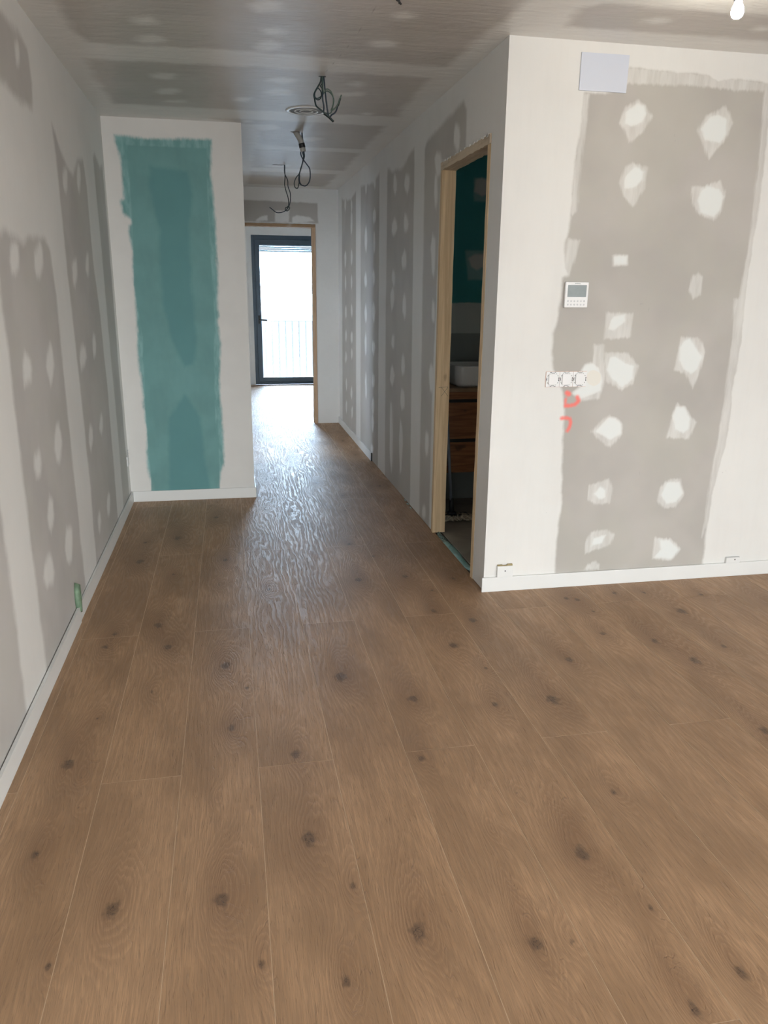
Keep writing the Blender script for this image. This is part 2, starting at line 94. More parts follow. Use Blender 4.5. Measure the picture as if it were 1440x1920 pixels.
'ceil_solid':[[(-0.245,3.821),(-0.242,3.855),(-0.285,3.879),(-0.318,3.877),(-0.337,3.856),(-0.33,3.824),(-0.306,3.788),(-0.275,3.775),(-0.249,3.798)],[(-0.216,4.067),(-0.235,4.109),(-0.279,4.128),(-0.326,4.143),(-0.36,4.116),(-0.333,4.073),(-0.319,4.044),(-0.27,4.023),(-0.238,4.036)],[(-0.217,4.71),(-0.24,4.767),(-0.272,4.794),(-0.305,4.79),(-0.333,4.765),(-0.336,4.714),(-0.295,4.671),(-0.263,4.658),(-0.228,4.664)],[(-0.208,5.031),(-0.23,5.079),(-0.266,5.114),(-0.324,5.128),(-0.342,5.089),(-0.328,5.032),(-0.311,4.995),(-0.256,4.976),(-0.222,4.992)],[(-0.196,5.285),(-0.201,5.309),(-0.249,5.333),(-0.294,5.335),(-0.324,5.327),(-0.314,5.304),(-0.293,5.28),(-0.241,5.27),(-0.193,5.262)],[(0.281,3.521),(0.253,3.577),(0.223,3.591),(0.172,3.618),(0.147,3.578),(0.128,3.533),(0.174,3.494),(0.216,3.472),(0.252,3.485)],[(0.306,3.832),(0.279,3.883),(0.257,3.898),(0.217,3.898),(0.208,3.878),(0.203,3.839),(0.214,3.81),(0.253,3.793),(0.279,3.806)],[(0.299,4.051),(0.285,4.096),(0.251,4.136),(0.204,4.136),(0.173,4.098),(0.186,4.058),(0.209,4.006),(0.246,3.99),(0.283,4.02)],[(0.812,3.523),(0.815,3.552),(0.782,3.591),(0.748,3.591),(0.718,3.563),(0.715,3.525),(0.727,3.502),(0.759,3.483),(0.791,3.5)],[(0.818,3.907),(0.817,3.943),(0.775,3.972),(0.739,3.973),(0.7,3.954),(0.699,3.917),(0.715,3.875),(0.754,3.859),(0.795,3.881)],[(0.793,4.644),(0.794,4.679),(0.769,4.717),(0.733,4.706),(0.707,4.68),(0.698,4.647),(0.717,4.613),(0.748,4.593),(0.776,4.603)],[(0.826,4.86),(0.821,4.908),(0.786,4.921),(0.741,4.945),(0.696,4.917),(0.686,4.876),(0.728,4.838),(0.772,4.812),(0.819,4.815)],[(0.424,4.637),(0.404,4.683),(0.353,4.727),(0.312,4.708),(0.264,4.694),(0.267,4.657),(0.304,4.607),(0.344,4.595),(0.4,4.608)],[(0.429,4.899),(0.41,4.965),(0.359,4.982),(0.307,5.003),(0.246,4.968),(0.257,4.916),(0.288,4.863),(0.348,4.832),(0.388,4.85)],[(0.202,5.135),(0.181,5.175),(0.153,5.218),(0.12,5.206),(0.095,5.184),(0.099,5.141),(0.114,5.099),(0.151,5.1),(0.19,5.096)],[(0.226,5.77),(0.222,5.801),(0.193,5.818),(0.168,5.829),(0.152,5.809),(0.146,5.774),(0.164,5.742),(0.192,5.732),(0.215,5.742)],[(0.42,5.922),(0.39,6.004),(0.31,6.051),(0.225,6.078),(0.158,6.025),(0.179,5.947),(0.216,5.864),(0.293,5.851),(0.357,5.844)],[(0.753,6.285),(0.736,6.357),(0.696,6.403),(0.642,6.396),(0.59,6.353),(0.574,6.3),(0.621,6.232),(0.674,6.212),(0.738,6.227)],[(0.965,5.357),(0.965,5.384),(0.944,5.403),(0.922,5.398),(0.904,5.385),(0.889,5.36),(0.908,5.33),(0.932,5.33),(0.958,5.334)],[(0.502,6.733),(0.444,6.795),(0.389,6.855),(0.304,6.845),(0.257,6.827),(0.273,6.759),(0.292,6.704),(0.379,6.681),(0.465,6.696)],[(0.608,7.639),(0.585,7.71),(0.533,7.757),(0.466,7.768),(0.403,7.727),(0.396,7.671),(0.46,7.606),(0.523,7.569),(0.601,7.578)],[(1.85,3.348),(1.837,3.376),(1.817,3.399),(1.775,3.397),(1.736,3.386),(1.72,3.368),(1.74,3.341),(1.774,3.327),(1.812,3.328)],[(2.322,3.336),(2.329,3.359),(2.312,3.376),(2.286,3.379),(2.255,3.362),(2.248,3.341),(2.249,3.321),(2.266,3.312),(2.295,3.323)]],
'ceil_board':[[(-0.6,1.0),(-0.61,4.0),(-0.58,4.21),(0.19,4.17),(0.7,4.2),(1.13,4.21),(1.15,3.75),(1.19,3.45),(1.2,1.0)],[(-0.63,4.48),(0.2,4.44),(1.1,4.44),(1.12,5.2),(1.14,5.4),(0.3,5.44),(-0.62,5.45),(-0.64,4.9)],[(-0.1,5.72),(0.6,5.7),(1.115,5.71),(1.12,6.63),(0.3,6.64),(0.27,5.9)],[(0.27,6.83),(1.11,6.81),(1.13,7.8),(0.27,7.82)],[(0.27,8.06),(1.11,8.05),(1.1,9.0),(0.27,9.0)],[(1.461,3.5),(1.42,3.283),(1.49,3.21),(2.2,3.2),(3.6,3.2),(3.9,3.3),(3.9,3.47),(2.41,3.486)],[(1.45,1.8),(1.45,2.9),(3.9,2.9),(3.9,1.8)],[(1.45,0.5),(1.45,1.6),(3.9,1.6),(3.9,0.5)]],
'knots':[(-0.59,2.415,0.036),(-0.596,1.975,0.02),(-0.566,1.87,0.005),(-0.535,2.327,0.009),(-0.514,2.167,0.007),(-0.481,1.573,0.015),(-0.358,1.725,0.033),(-0.103,2.145,0.007),(-0.083,1.708,0.033),(0.166,1.903,0.038),(0.164,2.332,0.028),(0.262,1.694,0.014),(0.202,1.404,0.02),(0.011,1.489,0.015),(-0.437,1.856,0.005),(0.582,2.234,0.021),(1.144,1.942,0.017),(0.92,1.701,0.036),(0.396,1.512,0.035),(0.674,1.427,0.028),(1.01,1.48,0.012),(1.116,1.26,0.021),(0.952,1.19,0.023),(0.838,1.995,0.006),(0.698,1.843,0.007),(0.763,1.416,0.009),(-0.378,4.874,0.041),(-0.568,4.453,0.038),(-0.57,4.817,0.02),(-0.362,4.202,0.017),(-0.143,5.315,0.029),(-0.079,4.399,0.025),(-0.109,3.994,0.014),(-0.387,3.515,0.035),(-0.574,3.445,0.022),(-0.598,3.314,0.024),(-0.326,3.266,0.033),(-0.072,3.04,0.036),(0.01,2.83,0.014),(-0.053,2.542,0.023),(-0.359,2.866,0.016),(-0.539,2.696,0.01),(0.395,2.862,0.045),(0.643,3.947,0.035),(0.91,3.953,0.029),(0.933,3.062,0.036),(0.647,2.631,0.033),(0.947,2.532,0.021),(1.008,2.825,0.015),(0.944,3.46,0.025),(1.005,3.725,0.017),(1.166,3.876,0.023),(1.101,3.313,0.031),(1.669,3.498,0.022),(1.39,2.838,0.03),(1.182,2.528,0.042),(1.658,3.062,0.022),(1.954,3.525,0.022),(2.113,3.505,0.017),(2.173,3.241,0.039),(1.928,2.738,0.04),(2.139,2.84,0.019),(1.861,2.181,0.032),(2.685,3.28,0.025),(2.401,3.425,0.023),(0.795,4.32,0.022),(0.688,4.576,0.023),(0.153,3.886,0.017)],
'w1':[[(0.539,4.532,2.619),(0.536,4.532,2.598),(0.524,4.532,2.576),(0.51,4.532,2.554),(0.5,4.532,2.532),(0.502,4.532,2.511),(0.504,4.532,2.49),(0.509,4.532,2.473),(0.525,4.532,2.459),(0.549,4.532,2.443),(0.577,4.532,2.425),(0.602,4.532,2.404)],[(0.544,4.532,2.619),(0.546,4.532,2.594),(0.545,4.532,2.552),(0.542,4.532,2.509),(0.549,4.532,2.475),(0.55,4.532,2.452)],[(0.541,4.532,2.619),(0.541,4.532,2.585),(0.531,4.532,2.572),(0.543,4.532,2.556),(0.538,4.532,2.526),(0.516,4.532,2.514),(0.505,4.532,2.524),(0.508,4.532,2.55),(0.524,4.532,2.566),(0.538,4.532,2.551),(0.54,4.532,2.53),(0.531,4.532,2.513),(0.516,4.532,2.508),(0.502,4.532,2.516)],[(0.546,4.532,2.615),(0.546,4.532,2.569),(0.55,4.532,2.539),(0.564,4.532,2.557),(0.586,4.532,2.55),(0.6,4.532,2.525),(0.602,4.532,2.495),(0.597,4.532,2.469),(0.587,4.532,2.449),(0.558,4.532,2.45),(0.535,4.532,2.466),(0.514,4.532,2.474)],[(0.544,4.532,2.615),(0.544,4.532,2.539),(0.552,4.532,2.544),(0.571,4.532,2.555),(0.593,4.532,2.542),(0.605,4.532,2.512),(0.599,4.532,2.482),(0.589,4.532,2.456),(0.611,4.532,2.47),(0.626,4.532,2.492),(0.635,4.532,2.514),(0.643,4.532,2.533)],[(0.55,4.532,2.452),(0.573,4.532,2.442),(0.597,4.532,2.443),(0.616,4.532,2.457),(0.626,4.532,2.483),(0.638,4.532,2.518)]],
'w2c':[(0.535,6.068,2.616),(0.554,6.068,2.59),(0.569,6.068,2.562),(0.578,6.068,2.527),(0.584,6.068,2.495)],
'w2':[[(0.581,6.068,2.498),(0.586,6.068,2.469),(0.584,6.068,2.439),(0.569,6.068,2.391),(0.555,6.068,2.349),(0.549,6.068,2.307),(0.557,6.068,2.277),(0.592,6.068,2.264),(0.619,6.068,2.286),(0.631,6.068,2.328),(0.627,6.068,2.381),(0.602,6.068,2.416),(0.58,6.068,2.445),(0.567,6.068,2.474),(0.568,6.068,2.498)],[(0.59,6.068,2.498),(0.593,6.068,2.463),(0.579,6.068,2.421),(0.562,6.068,2.379),(0.55,6.068,2.343),(0.529,6.068,2.318),(0.514,6.068,2.282),(0.521,6.068,2.252),(0.54,6.068,2.25),(0.551,6.068,2.289),(0.558,6.068,2.337)],[(0.585,6.068,2.498),(0.581,6.068,2.439),(0.564,6.068,2.379),(0.554,6.068,2.331),(0.557,6.068,2.295),(0.57,6.068,2.269)]],
'w3':[[(0.496,7.595,2.617),(0.528,7.595,2.619),(0.559,7.595,2.618),(0.561,7.595,2.573),(0.561,7.595,2.513),(0.557,7.595,2.453),(0.57,7.595,2.394),(0.585,7.595,2.349),(0.59,7.595,2.288),(0.583,7.595,2.265),(0.563,7.595,2.261),(0.56,7.595,2.242),(0.579,7.595,2.235),(0.598,7.595,2.254),(0.596,7.595,2.269),(0.576,7.595,2.273)],[(0.56,7.595,2.617),(0.56,7.595,2.55),(0.585,7.595,2.492),(0.588,7.595,2.439),(0.607,7.595,2.387),(0.608,7.595,2.327),(0.592,7.595,2.273),(0.558,7.595,2.234),(0.518,7.595,2.219),(0.477,7.595,2.218),(0.445,7.595,2.239),(0.416,7.595,2.259)]],
'w4':[[(0.69,3.36,2.665),(0.697,3.36,2.638),(0.706,3.36,2.615),(0.715,3.36,2.607)],[(0.703,3.36,2.666),(0.706,3.36,2.635),(0.708,3.36,2.61)]]}

# ---------------------------------------------------------------- small helpers
def tag(o, label=None, cat=None, group=None, kind=None):
    if label: o['label'] = label
    if cat: o['category'] = cat
    if group: o['group'] = group
    if kind: o['kind'] = kind
    return o
def empty(name, loc=(0, 0, 0)):
    o = bpy.data.objects.new(name, None); COL.objects.link(o); o.location = loc
    o.empty_display_size = 0.05
    return o
def link_mesh(name, me, mats, parent=None, loc=None):
    for m in (mats if isinstance(mats, (list, tuple)) else [mats]): me.materials.append(m)
    o = bpy.data.objects.new(name, me); COL.objects.link(o)
    if parent is not None:
        o.parent = parent
        o.matrix_parent_inverse = Matrix.Translation(parent.location).inverted()
    return o
def build(name, bm, mats, parent=None, smooth=False):
    me = bpy.data.meshes.new(name)
    bmesh.ops.recalc_face_normals(bm, faces=bm.faces[:])
    bm.to_mesh(me); bm.free()
    if smooth:
        for p in me.polygons: p.use_smooth = True
    return link_mesh(name, me, mats, parent)
def box(bm, x0, x1, y0, y1, z0, z1, bev=0.0, mi=0, seg=2):
    vs = [bm.verts.new((x, y, z)) for x in (x0, x1) for y in (y0, y1) for z in (z0, z1)]
    idx = [(0, 1, 3, 2), (4, 6, 7, 5), (0, 4, 5, 1), (2, 3, 7, 6), (0, 2, 6, 4), (1, 5, 7, 3)]
    fs = [bm.faces.new([vs[i] for i in f]) for f in idx]
    for f in fs: f.material_index = mi
    if bev > 0:
        es = list({e for f in fs for e in f.edges})
        r = bmesh.ops.bevel(bm, geom=es, offset=bev, segments=seg, affect='EDGES', profile=0.6)
        for f in r['faces']: f.material_index = mi
    return fs
def smooth_path(pts, n=6, closed=False):
    P = [Vector(p) for p in pts]
    out = []
    for i in range(len(P)-1):
        p0 = P[max(i-1, 0)]; p1 = P[i]; p2 = P[i+1]; p3 = P[min(i+2, len(P)-1)]
        for k in range(n):
            t = k/n
            out.append(0.5*((2*p1)+(p2-p0)*t+(2*p0-5*p1+4*p2-p3)*t*t+(3*p1-p0-3*p2+p3)*t**3))
    out.append(P[-1])
    return out
def tube(bm, pts, r, seg=8, mi=0, cap=True):
    pts = [Vector(p) for p in pts]
    rs = r if isinstance(r, (list, tuple)) else [r]*len(pts)
    rings = []; prev = None
    for i, p in enumerate(pts):
        d = (pts[min(i+1, len(pts)-1)]-pts[max(i-1, 0)])
        if d.length < 1e-9: d = Vector((0, 0, 1))
        d.normalize()
        a = prev if prev is not None else (Vector((1, 0, 0)) if abs(d.x) < .8 else Vector((0, 1, 0)))
        n = (a-d*a.dot(d)).normalized(); prev = n; b = d.cross(n)
        rings.append([bm.verts.new(p+(n*math.cos(t)+b*math.sin(t))*rs[i]) for t in [2*math.pi*k/seg for k in range(seg)]])
    for i in range(len(rings)-1):
        for k in range(seg):
            f = bm.faces.new((rings[i][k], rings[i][(k+1) % seg], rings[i+1][(k+1) % seg], rings[i+1][k])); f.material_index = mi
    if cap:
        f = bm.faces.new(rings[0][::-1]); f.material_index = mi
        f = bm.faces.new(rings[-1]); f.material_index = mi
def lathe(bm, prof, center, axis='Z', seg=40, mi=0):
    """prof: list of (radius, height)"""
    c = Vector(center); rings = []
    for r, h in prof:
        ring = []
        for k in range(seg):
            t = 2*math.pi*k/seg
            if axis == 'Z': v = Vector((r*math.cos(t), r*math.sin(t), h))
            elif axis == 'Y': v = Vector((r*math.cos(t), h, r*math.sin(t)))
            else: v = Vector((h, r*math.cos(t), r*math.sin(t)))
            ring.append(bm.verts.new(c+v))
        rings.append(ring)
    for i in range(len(rings)-1):
        for k in range(seg):
            f = bm.faces.new((rings[i][k], rings[i][(k+1) % seg], rings[i+1][(k+1) % seg], rings[i+1][k])); f.material_index = mi
    bm.faces.new(rings[0]).material_index = mi; bm.faces.new(rings[-1]).material_index = mi

# ---------------------------------------------------------------- signed distance fields sampled on fine wall grids
def sdf(U, V, poly, margin=0.15):
    out = np.full(U.shape, -0.2, np.float32)
    p = np.array(poly, float)
    lo = p.min(0)-margin; hi = p.max(0)+margin
    m = (U >= lo[0]) & (U <= hi[0]) & (V >= lo[1]) & (V <= hi[1])
    if not m.any(): return out
    u = U[m]; v = V[m]; d = np.full(u.shape, 1e9); inside = np.zeros(u.shape, bool)
    n = len(p)
    for i in range(n):
        a = p[i]; b = p[(i+1) % n]
        e = b-a; L = (e*e).sum()+1e-12
        t = np.clip(((u-a[0])*e[0]+(v-a[1])*e[1])/L, 0, 1)
        d = np.minimum(d, np.hypot(u-a[0]-t*e[0], v-a[1]-t*e[1]))
        c = ((a[1] > v) != (b[1] > v)) & (u < (b[0]-a[0])*(v-a[1])/((b[1]-a[1])+1e-12)+a[0])
        inside ^= c
    out[m] = np.clip(np.where(inside, d, -d), -.2, .2)
    return out
def stroke(U, V, line, w):
    d = np.full(U.shape, 0.2)
    for (a, b) in zip(line[:-1], line[1:]):
        a = np.array(a); b = np.array(b); e = b-a; L = (e*e).sum()+1e-12
        t = np.clip(((U-a[0])*e[0]+(V-a[1])*e[1])/L, 0, 1)
        d = np.minimum(d, np.hypot(U-a[0]-t*e[0], V-a[1]-t*e[1]))
    return np.clip(w-d, -.2, .2).astype(np.float32)
def union(U, V, polys):
    o = np.full(U.shape, -0.2, np.float32)
    for p in polys: o = np.maximum(o, sdf(U, V, p))
    return o
def lines(a, b, fine, step, coarse, extra=()):
    L = [a, b]+[x for x in extra if a < x < b]
    f0, f1 = max(a, fine[0]), min(b, fine[1])
    L += list(np.arange(f0, f1, step))
    L += list(np.arange(a, f0, coarse))+list(np.arange(f1, b, coarse))
    L = np.unique(np.round(np.array(L), 5))
    keep = [L[0]]
    ex = set(np.round(np.array([a, b]+list(extra)), 5).tolist())
    for x in L[1:]:
        if x-keep[-1] < step*.4:
            if float(x) in ex: 
                if float(keep[-1]) in ex: keep.append(x)
                else: keep[-1] = x
        else: keep.append(x)
    return np.array(keep)
def sheet(name, axis, val, ul, vl, holes, attrs, mats, slabs=(), flip=False):
    """fine grid on the plane axis=val, with attribute fields, plus the slab boxes that give it thickness"""
    nu, nv = len(ul), len(vl)
    U, V = np.meshgrid(ul, vl, indexing='ij'); U = U.ravel(); V = V.ravel()
    co = np.empty((nu*nv, 3), np.float32)
    if axis == 0: co[:, 0] = val; co[:, 1] = U; co[:, 2] = V
    elif axis == 1: co[:, 0] = U; co[:, 1] = val; co[:, 2] = V
    else: co[:, 0] = U; co[:, 1] = V; co[:, 2] = val
    I, J = np.meshgrid(np.arange(nu-1), np.arange(nv-1), indexing='ij'); I = I.ravel(); J = J.ravel()
    cu = (ul[I]+ul[I+1])/2; cv = (vl[J]+vl[J+1])/2
    k = np.ones(I.shape, bool)
    for h in holes: k &= ~((cu > h[0]) & (cu < h[1]) & (cv > h[2]) & (cv < h[3]))
    I = I[k]; J = J[k]
    q = np.stack([I*nv+J, (I+1)*nv+J, (I+1)*nv+J+1, I*nv+J+1], 1)
    if flip: q = q[:, ::-1]
    fields = {n: fn(U, V) for n, fn in attrs.items()}
    # slabs
    sv = []; sq = []
    for (x0, x1, y0, y1, z0, z1) in slabs:
        b0 = len(co)+len(sv)
        sv += [(x, y, z) for x in (x0, x1) for y in (y0, y1) for z in (z0, z1)]
        sq += [[b0+i for i in f] for f in [(0, 1, 3, 2), (4, 6, 7, 5), (0, 4, 5, 1), (2, 3, 7, 6), (0, 2, 6, 4), (1, 5, 7, 3)]]
    nq = len(q)
    if sv:
        co = np.concatenate([co, np.array(sv, np.float32)]); q = np.concatenate([q, np.array(sq)])
    me = mesh_np(name, co, q)
    if sv:
        mi = np.zeros(len(q), np.int32); mi[nq:] = 1
        me.polygons.foreach_set('material_index', mi)
    for n, fv in fields.items():
        a = me.attributes.new(n, 'FLOAT', 'POINT'); full = np.full(len(co), 0.2 if n == 'solid' else -0.2, np.float32); full[:len(fv)] = fv
        a.data.foreach_set('value', full)
    return link_mesh(name, me, mats)
def mesh_np(name, co, q):
    me = bpy.data.meshes.new(name)
    me.vertices.add(len(co)); me.vertices.foreach_set('co', np.asarray(co, np.float32).ravel())
    me.loops.add(len(q)*4); me.loops.foreach_set('vertex_index', np.asarray(q, np.int32).ravel())
    me.polygons.add(len(q)); me.polygons.foreach_set('loop_start', np.arange(0, len(q)*4, 4, dtype=np.int32))
    try: me.polygons.foreach_set('loop_total', np.full(len(q), 4, np.int32))
    except Exception: pass
    me.update(); me.validate()
    return me

# ---------------------------------------------------------------- materials
class NT:
    def __init__(s, name):
        s.m = bpy.data.materials.new(name); s.m.use_nodes = True
        s.t = s.m.node_tree; s.t.nodes.clear()
        s.out = s.t.nodes.new('ShaderNodeOutputMaterial'); s.b = s.t.nodes.new('ShaderNodeBsdfPrincipled')
        s.t.links.new(s.b.outputs[0], s.out.inputs[0])
    def n(s, t): return s.t.nodes.new(t)
    def set(s, sock, v):
        if hasattr(v, 'links') or isinstance(v, bpy.types.NodeSocket): s.t.links.new(v, sock)
        else: sock.default_value = v
    def math(s, op, a, b=0.0, c=0.0, clamp=False):
        n = s.n('ShaderNodeMath'); n.operation = op; n.use_clamp = clamp
        s.set(n.inputs[0], a); s.set(n.inputs[1], b)
        if op in ('MULTIPLY_ADD', 'SMOOTH_MIN', 'SMOOTH_MAX'): s.set(n.inputs[2], c)
        return n.outputs[0]
    def attr(s, name):
        n = s.n('ShaderNodeAttribute'); n.attribute_name = name; return n.outputs['Fac']
    def pos(s, scale=(1, 1, 1), off=None):
        g = s.n('ShaderNodeNewGeometry'); m = s.n('ShaderNodeMapping'); s.t.links.new(g.outputs['Position'], m.inputs[0])
        m.inputs['Scale'].default_value = scale
        if off is not None: s.t.links.new(off, m.inputs['Location'])
        return m.outputs[0]
    def noise(s, vec, scale=5, detail=3, rough=.5, dist=0.0):
        n = s.n('ShaderNodeTexNoise'); s.t.links.new(vec, n.inputs['Vector'])
        n.inputs['Scale'].default_value = scale; n.inputs['Detail'].default_value = detail
        n.inputs['Roughness'].default_value = rough; n.inputs['Distortion'].default_value = dist
        return n.outputs['Fac']
    def mr(s, v, a, b, c=0.0, d=1.0, smooth=True):
        n = s.n('ShaderNodeMapRange'); n.interpolation_type = 'SMOOTHSTEP' if smooth else 'LINEAR'
        s.set(n.inputs[0], v); n.inputs[1].default_value = a; n.inputs[2].default_value = b
        n.inputs[3].default_value = c; n.inputs[4].default_value = d
        return n.outputs[0]
    def mix(s, f, a, b, mode='MIX'):
        n = s.n('ShaderNodeMix'); n.data_type = 'RGBA'; n.blend_type = mode
        s.set(n.inputs[0], f)
        s.set(n.inputs[6], a if not isinstance(a, tuple) else (*a[:3], 1)); s.set(n.inputs[7], b if not isinstance(b, tuple) else (*b[:3], 1))
        return n.outputs[2]
    def bump(s, h, strength=.3, dist=.01):
        n = s.n('ShaderNodeBump'); n.inputs['Strength'].default_value = strength; n.inputs['Distance'].default_value = dist
        s.t.links.new(h, n.inputs['Height']); s.t.links.new(n.outputs[0], s.b.inputs['Normal'])
    def base(s, c, rough=.5, metal=0.0, spec=.5):
        s.set(s.b.inputs['Base Color'], c if not isinstance(c, tuple) else (*c[:3], 1))
        s.set(s.b.inputs['Roughness'], rough); s.b.inputs['Metallic'].default_value = metal
        s.b.inputs['Specular IOR Level'].default_value = spec
        return s.m
PUTTY = (.80, .79, .765)
BOARD = (.49, .465, .435)
BOARD_D = (.55, .53, .51)
def plain(name, col, rough=.5, metal=0.0, var=.06, scale=30, bump=0.0, spec=.5):
    s = NT(name); nz = s.noise(s.pos(), scale, 3)
    c = s.mix(s.mr(nz, .3, .7, 0, 1), tuple(x*(1-var) for x in col), tuple(min(1, x*(1+var)) for x in col))
    s.base(c, rough, metal, spec)
    if bump: s.bump(nz, bump, .002)
    return s.m
def plaster(name, stretch=(1, 1, 1), soft=.012, wob=.03, board=BOARD, putty=PUTTY, rough=.72, bump=.12, bumpscale=(6, 6, 6), spec=.3, extras=(), bdist=.004, fr=.9):
    s = NT(name); p = s.pos(); ps = s.pos(stretch)
    n1 = s.math('SUBTRACT', s.noise(p, 7, 4, .6), .5)
    n2 = s.math('SUBTRACT', s.noise(ps, 60, 3, .6), .5)
    wobv = s.math('ADD', s.math('MULTIPLY', n1, wob*1.6), s.math('MULTIPLY', n2, soft*fr))
    sol = s.mr(s.math('ADD', s.attr('solid'), wobv), -soft, soft)
    wob2 = s.math('ADD', s.math('MULTIPLY', n1, wob*.8), s.math('MULTIPLY', n2, soft*2.4))
    thn = s.mr(s.math('ADD', s.attr('thin'), wob2), -soft*.8, soft*.8)
    streak = s.noise(ps, 28, 4, .65)
    thin_f = s.math('MULTIPLY', thn, s.mr(streak, .3, .7, .38, .70))
    # scrapes of paste over the board: slow uneven tone
    slow = s.noise(p, 2.2, 3, .5); slow2 = s.noise(p, 3.1, 2, .5, .6)
    bcol = s.mix(s.mr(slow, .35, .65), tuple(c*.93 for c in board), tuple(c*1.06 for c in board))
    bcol = s.mix(s.math('MULTIPLY', s.mr(slow2, .4, .62), .35), bcol, (board[0]*1.0, board[1]*1.03, board[2]*.97))
    pcol = s.mix(s.mr(slow, .3, .7), tuple(c*.965 for c in putty), tuple(min(1, c*1.02) for c in putty))
    pcol = s.mix(s.math('MULTIPLY', s.mr(slow2, .35, .65), .30), pcol, (putty[0]*.985, putty[1]*1.01, putty[2]*1.02))
    fac = s.math('MAXIMUM', s.math('MULTIPLY', sol, s.mr(streak, .25, .6, .96, 1.0)), thin_f)
    col = s.mix(fac, bcol, pcol)
    for ex in extras: col = ex(s, col, n2, streak)
    s.base(col, rough, 0, spec)
    bn = s.noise(s.pos(bumpscale), 1.0, 4, .55, .3)
    h = s.math('ADD', s.math('MULTIPLY', bn, 1.0), s.math('MULTIPLY', sol, .10))
    s.bump(h, bump, bdist)
    return s.m
M = {}
M['plaster_plain'] = plain('joint_plaster', PUTTY, .75, var=.03, scale=4, bump=.1)
def ex_red(s, col, n2, streak):
    f = s.mr(s.math('ADD', s.attr('red'), s.math('MULTIPLY', n2, .014)), -.008, .009)
    return s.mix(s.math('MULTIPLY', f, .9), col, (.96, .20, .17))
def ex_cool(s, col, n2, streak):
    f = s.mr(s.math('ADD', s.attr('cool'), s.math('MULTIPLY', n2, .02)), -.01, .02)
    return s.mix(s.math('MULTIPLY', f, .75), col, (.79, .825, .815))
def ex_pencil(s, col, n2, streak):
    f = s.mr(s.math('ADD', s.attr('pencil'), s.math('MULTIPLY', n2, .003)), -.002, .002)
    return s.mix(s.math('MULTIPLY', f, .5), col, (.20, .19, .19))
def ex_cream(s, col, n2, streak):
    f = s.mr(s.attr('cream'), -.003, .004)
    return s.mix(s.math('MULTIPLY', f, .8), col, (.80, .765, .69))
M['plaster_front'] = plaster('jointed_plasterboard_front', (1, 1, .12), .011, .022, extras=(ex_cool, ex_red, ex_cream, ex_pencil), bump=.08)
M['plaster_left'] = plaster('jointed_plasterboard_left', (1, 1, .15), .026, .035, board=BOARD_D, extras=(ex_pencil,), bump=.10)
M['plaster_right'] = plaster('jointed_plasterboard_right', (1, 1, .12), .022, .025, putty=(.84, .835, .82), board=BOARD_D, bump=.10, rough=.55, spec=.4)
M['plaster_end'] = plaster('jointed_plasterboard_end', (1, 1, 1), .012, .02)
M['plaster_ceiling'] = plaster('jointed_plasterboard_ceiling', (.25, 1, 1), .035, .05, extras=(ex_pencil,), bump=.9, bumpscale=(5, 17, 4), rough=.36, board=(.55, .52, .495), spec=.5, bdist=.006, fr=.5)
TE_D, TE_M, TE_T = (.115, .295, .305), (.175, .365, .36), (.27, .50, .495)
def teal_mat(name):
    s = NT(name); p = s.pos(); ps = s.pos((1, 1, .3))
    n1 = s.math('SUBTRACT', s.noise(p, 9, 4, .6), .5); n2 = s.math('SUBTRACT', s.noise(ps, 70, 3, .6), .5)
    w = s.math('ADD', s.math('MULTIPLY', n1, .02), s.math('MULTIPLY', n2, .014))
    o = s.mr(s.math('ADD', s.attr('thin'), s.math('MULTIPLY', w, 1.5)), -.012, .020)
    m = s.mr(s.math('ADD', s.attr('mid'), s.math('MULTIPLY', n2, .004)), -.004, .010)
    d = s.mr(s.math('ADD', s.attr('dark'), s.math('MULTIPLY', n1, .04)), -.022, .022)
    so = s.mr(s.math('ADD', s.attr('solid'), w), -.012, .012)
    slow = s.mr(s.noise(p, 5, 3), .35, .65)
    pcol = s.mix(slow, tuple(c*.97 for c in PUTTY), PUTTY)
    mid = s.mix(slow, tuple(c*.94 for c in TE_M), tuple(c*1.06 for c in TE_M))
    col = s.mix(o, pcol, s.mix(s.mr(s.noise(ps, 30, 3), .3, .7), TE_T, TE_M))
    col = s.mix(s.math('MULTIPLY', m, .92), col, mid)
    col = s.mix(s.math('MULTIPLY', d, .72), col, TE_D)
    col = s.mix(so, col, PUTTY)
    s.base(col, .7, 0, .3); s.bump(s.noise(p, 8, 3), .08, .004)
    return s.m
M['teal_wall'] = teal_mat('teal_moisture_board')
def bath_mat():
    s = NT('bathroom_teal_board'); p = s.pos()
    n1 = s.math('SUBTRACT', s.noise(p, 9, 4, .6), .5)
    w = s.math('MULTIPLY', n1, .02)
    sep = s.n('ShaderNodeSeparateXYZ'); s.t.links.new(p, sep.inputs[0])
    so = s.mr(s.math('ADD', s.attr('solid'), w), -.01, .012)
    th = s.mr(s.math('ADD', s.attr('thin'), w), -.01, .012)
    col = s.mix(s.math('MULTIPLY', th, .22), (.045, .27, .27), PUTTY)
    col = s.mix(s.math('MULTIPLY', so, .8), col, (.62, .60, .55))
    f = s.mr(s.math('ADD', sep.outputs[2], w), 1.463, 1.451)
    col = s.mix(f, col, (.50, .54, .50))
    f2 = s.mr(sep.outputs[2], 1.248, 1.240)
    col = s.mix(f2, col, (.28, .31, .29))
    s.base(col, .6, 0, .3); return s.m
M['bath_wall'] = bath_mat()

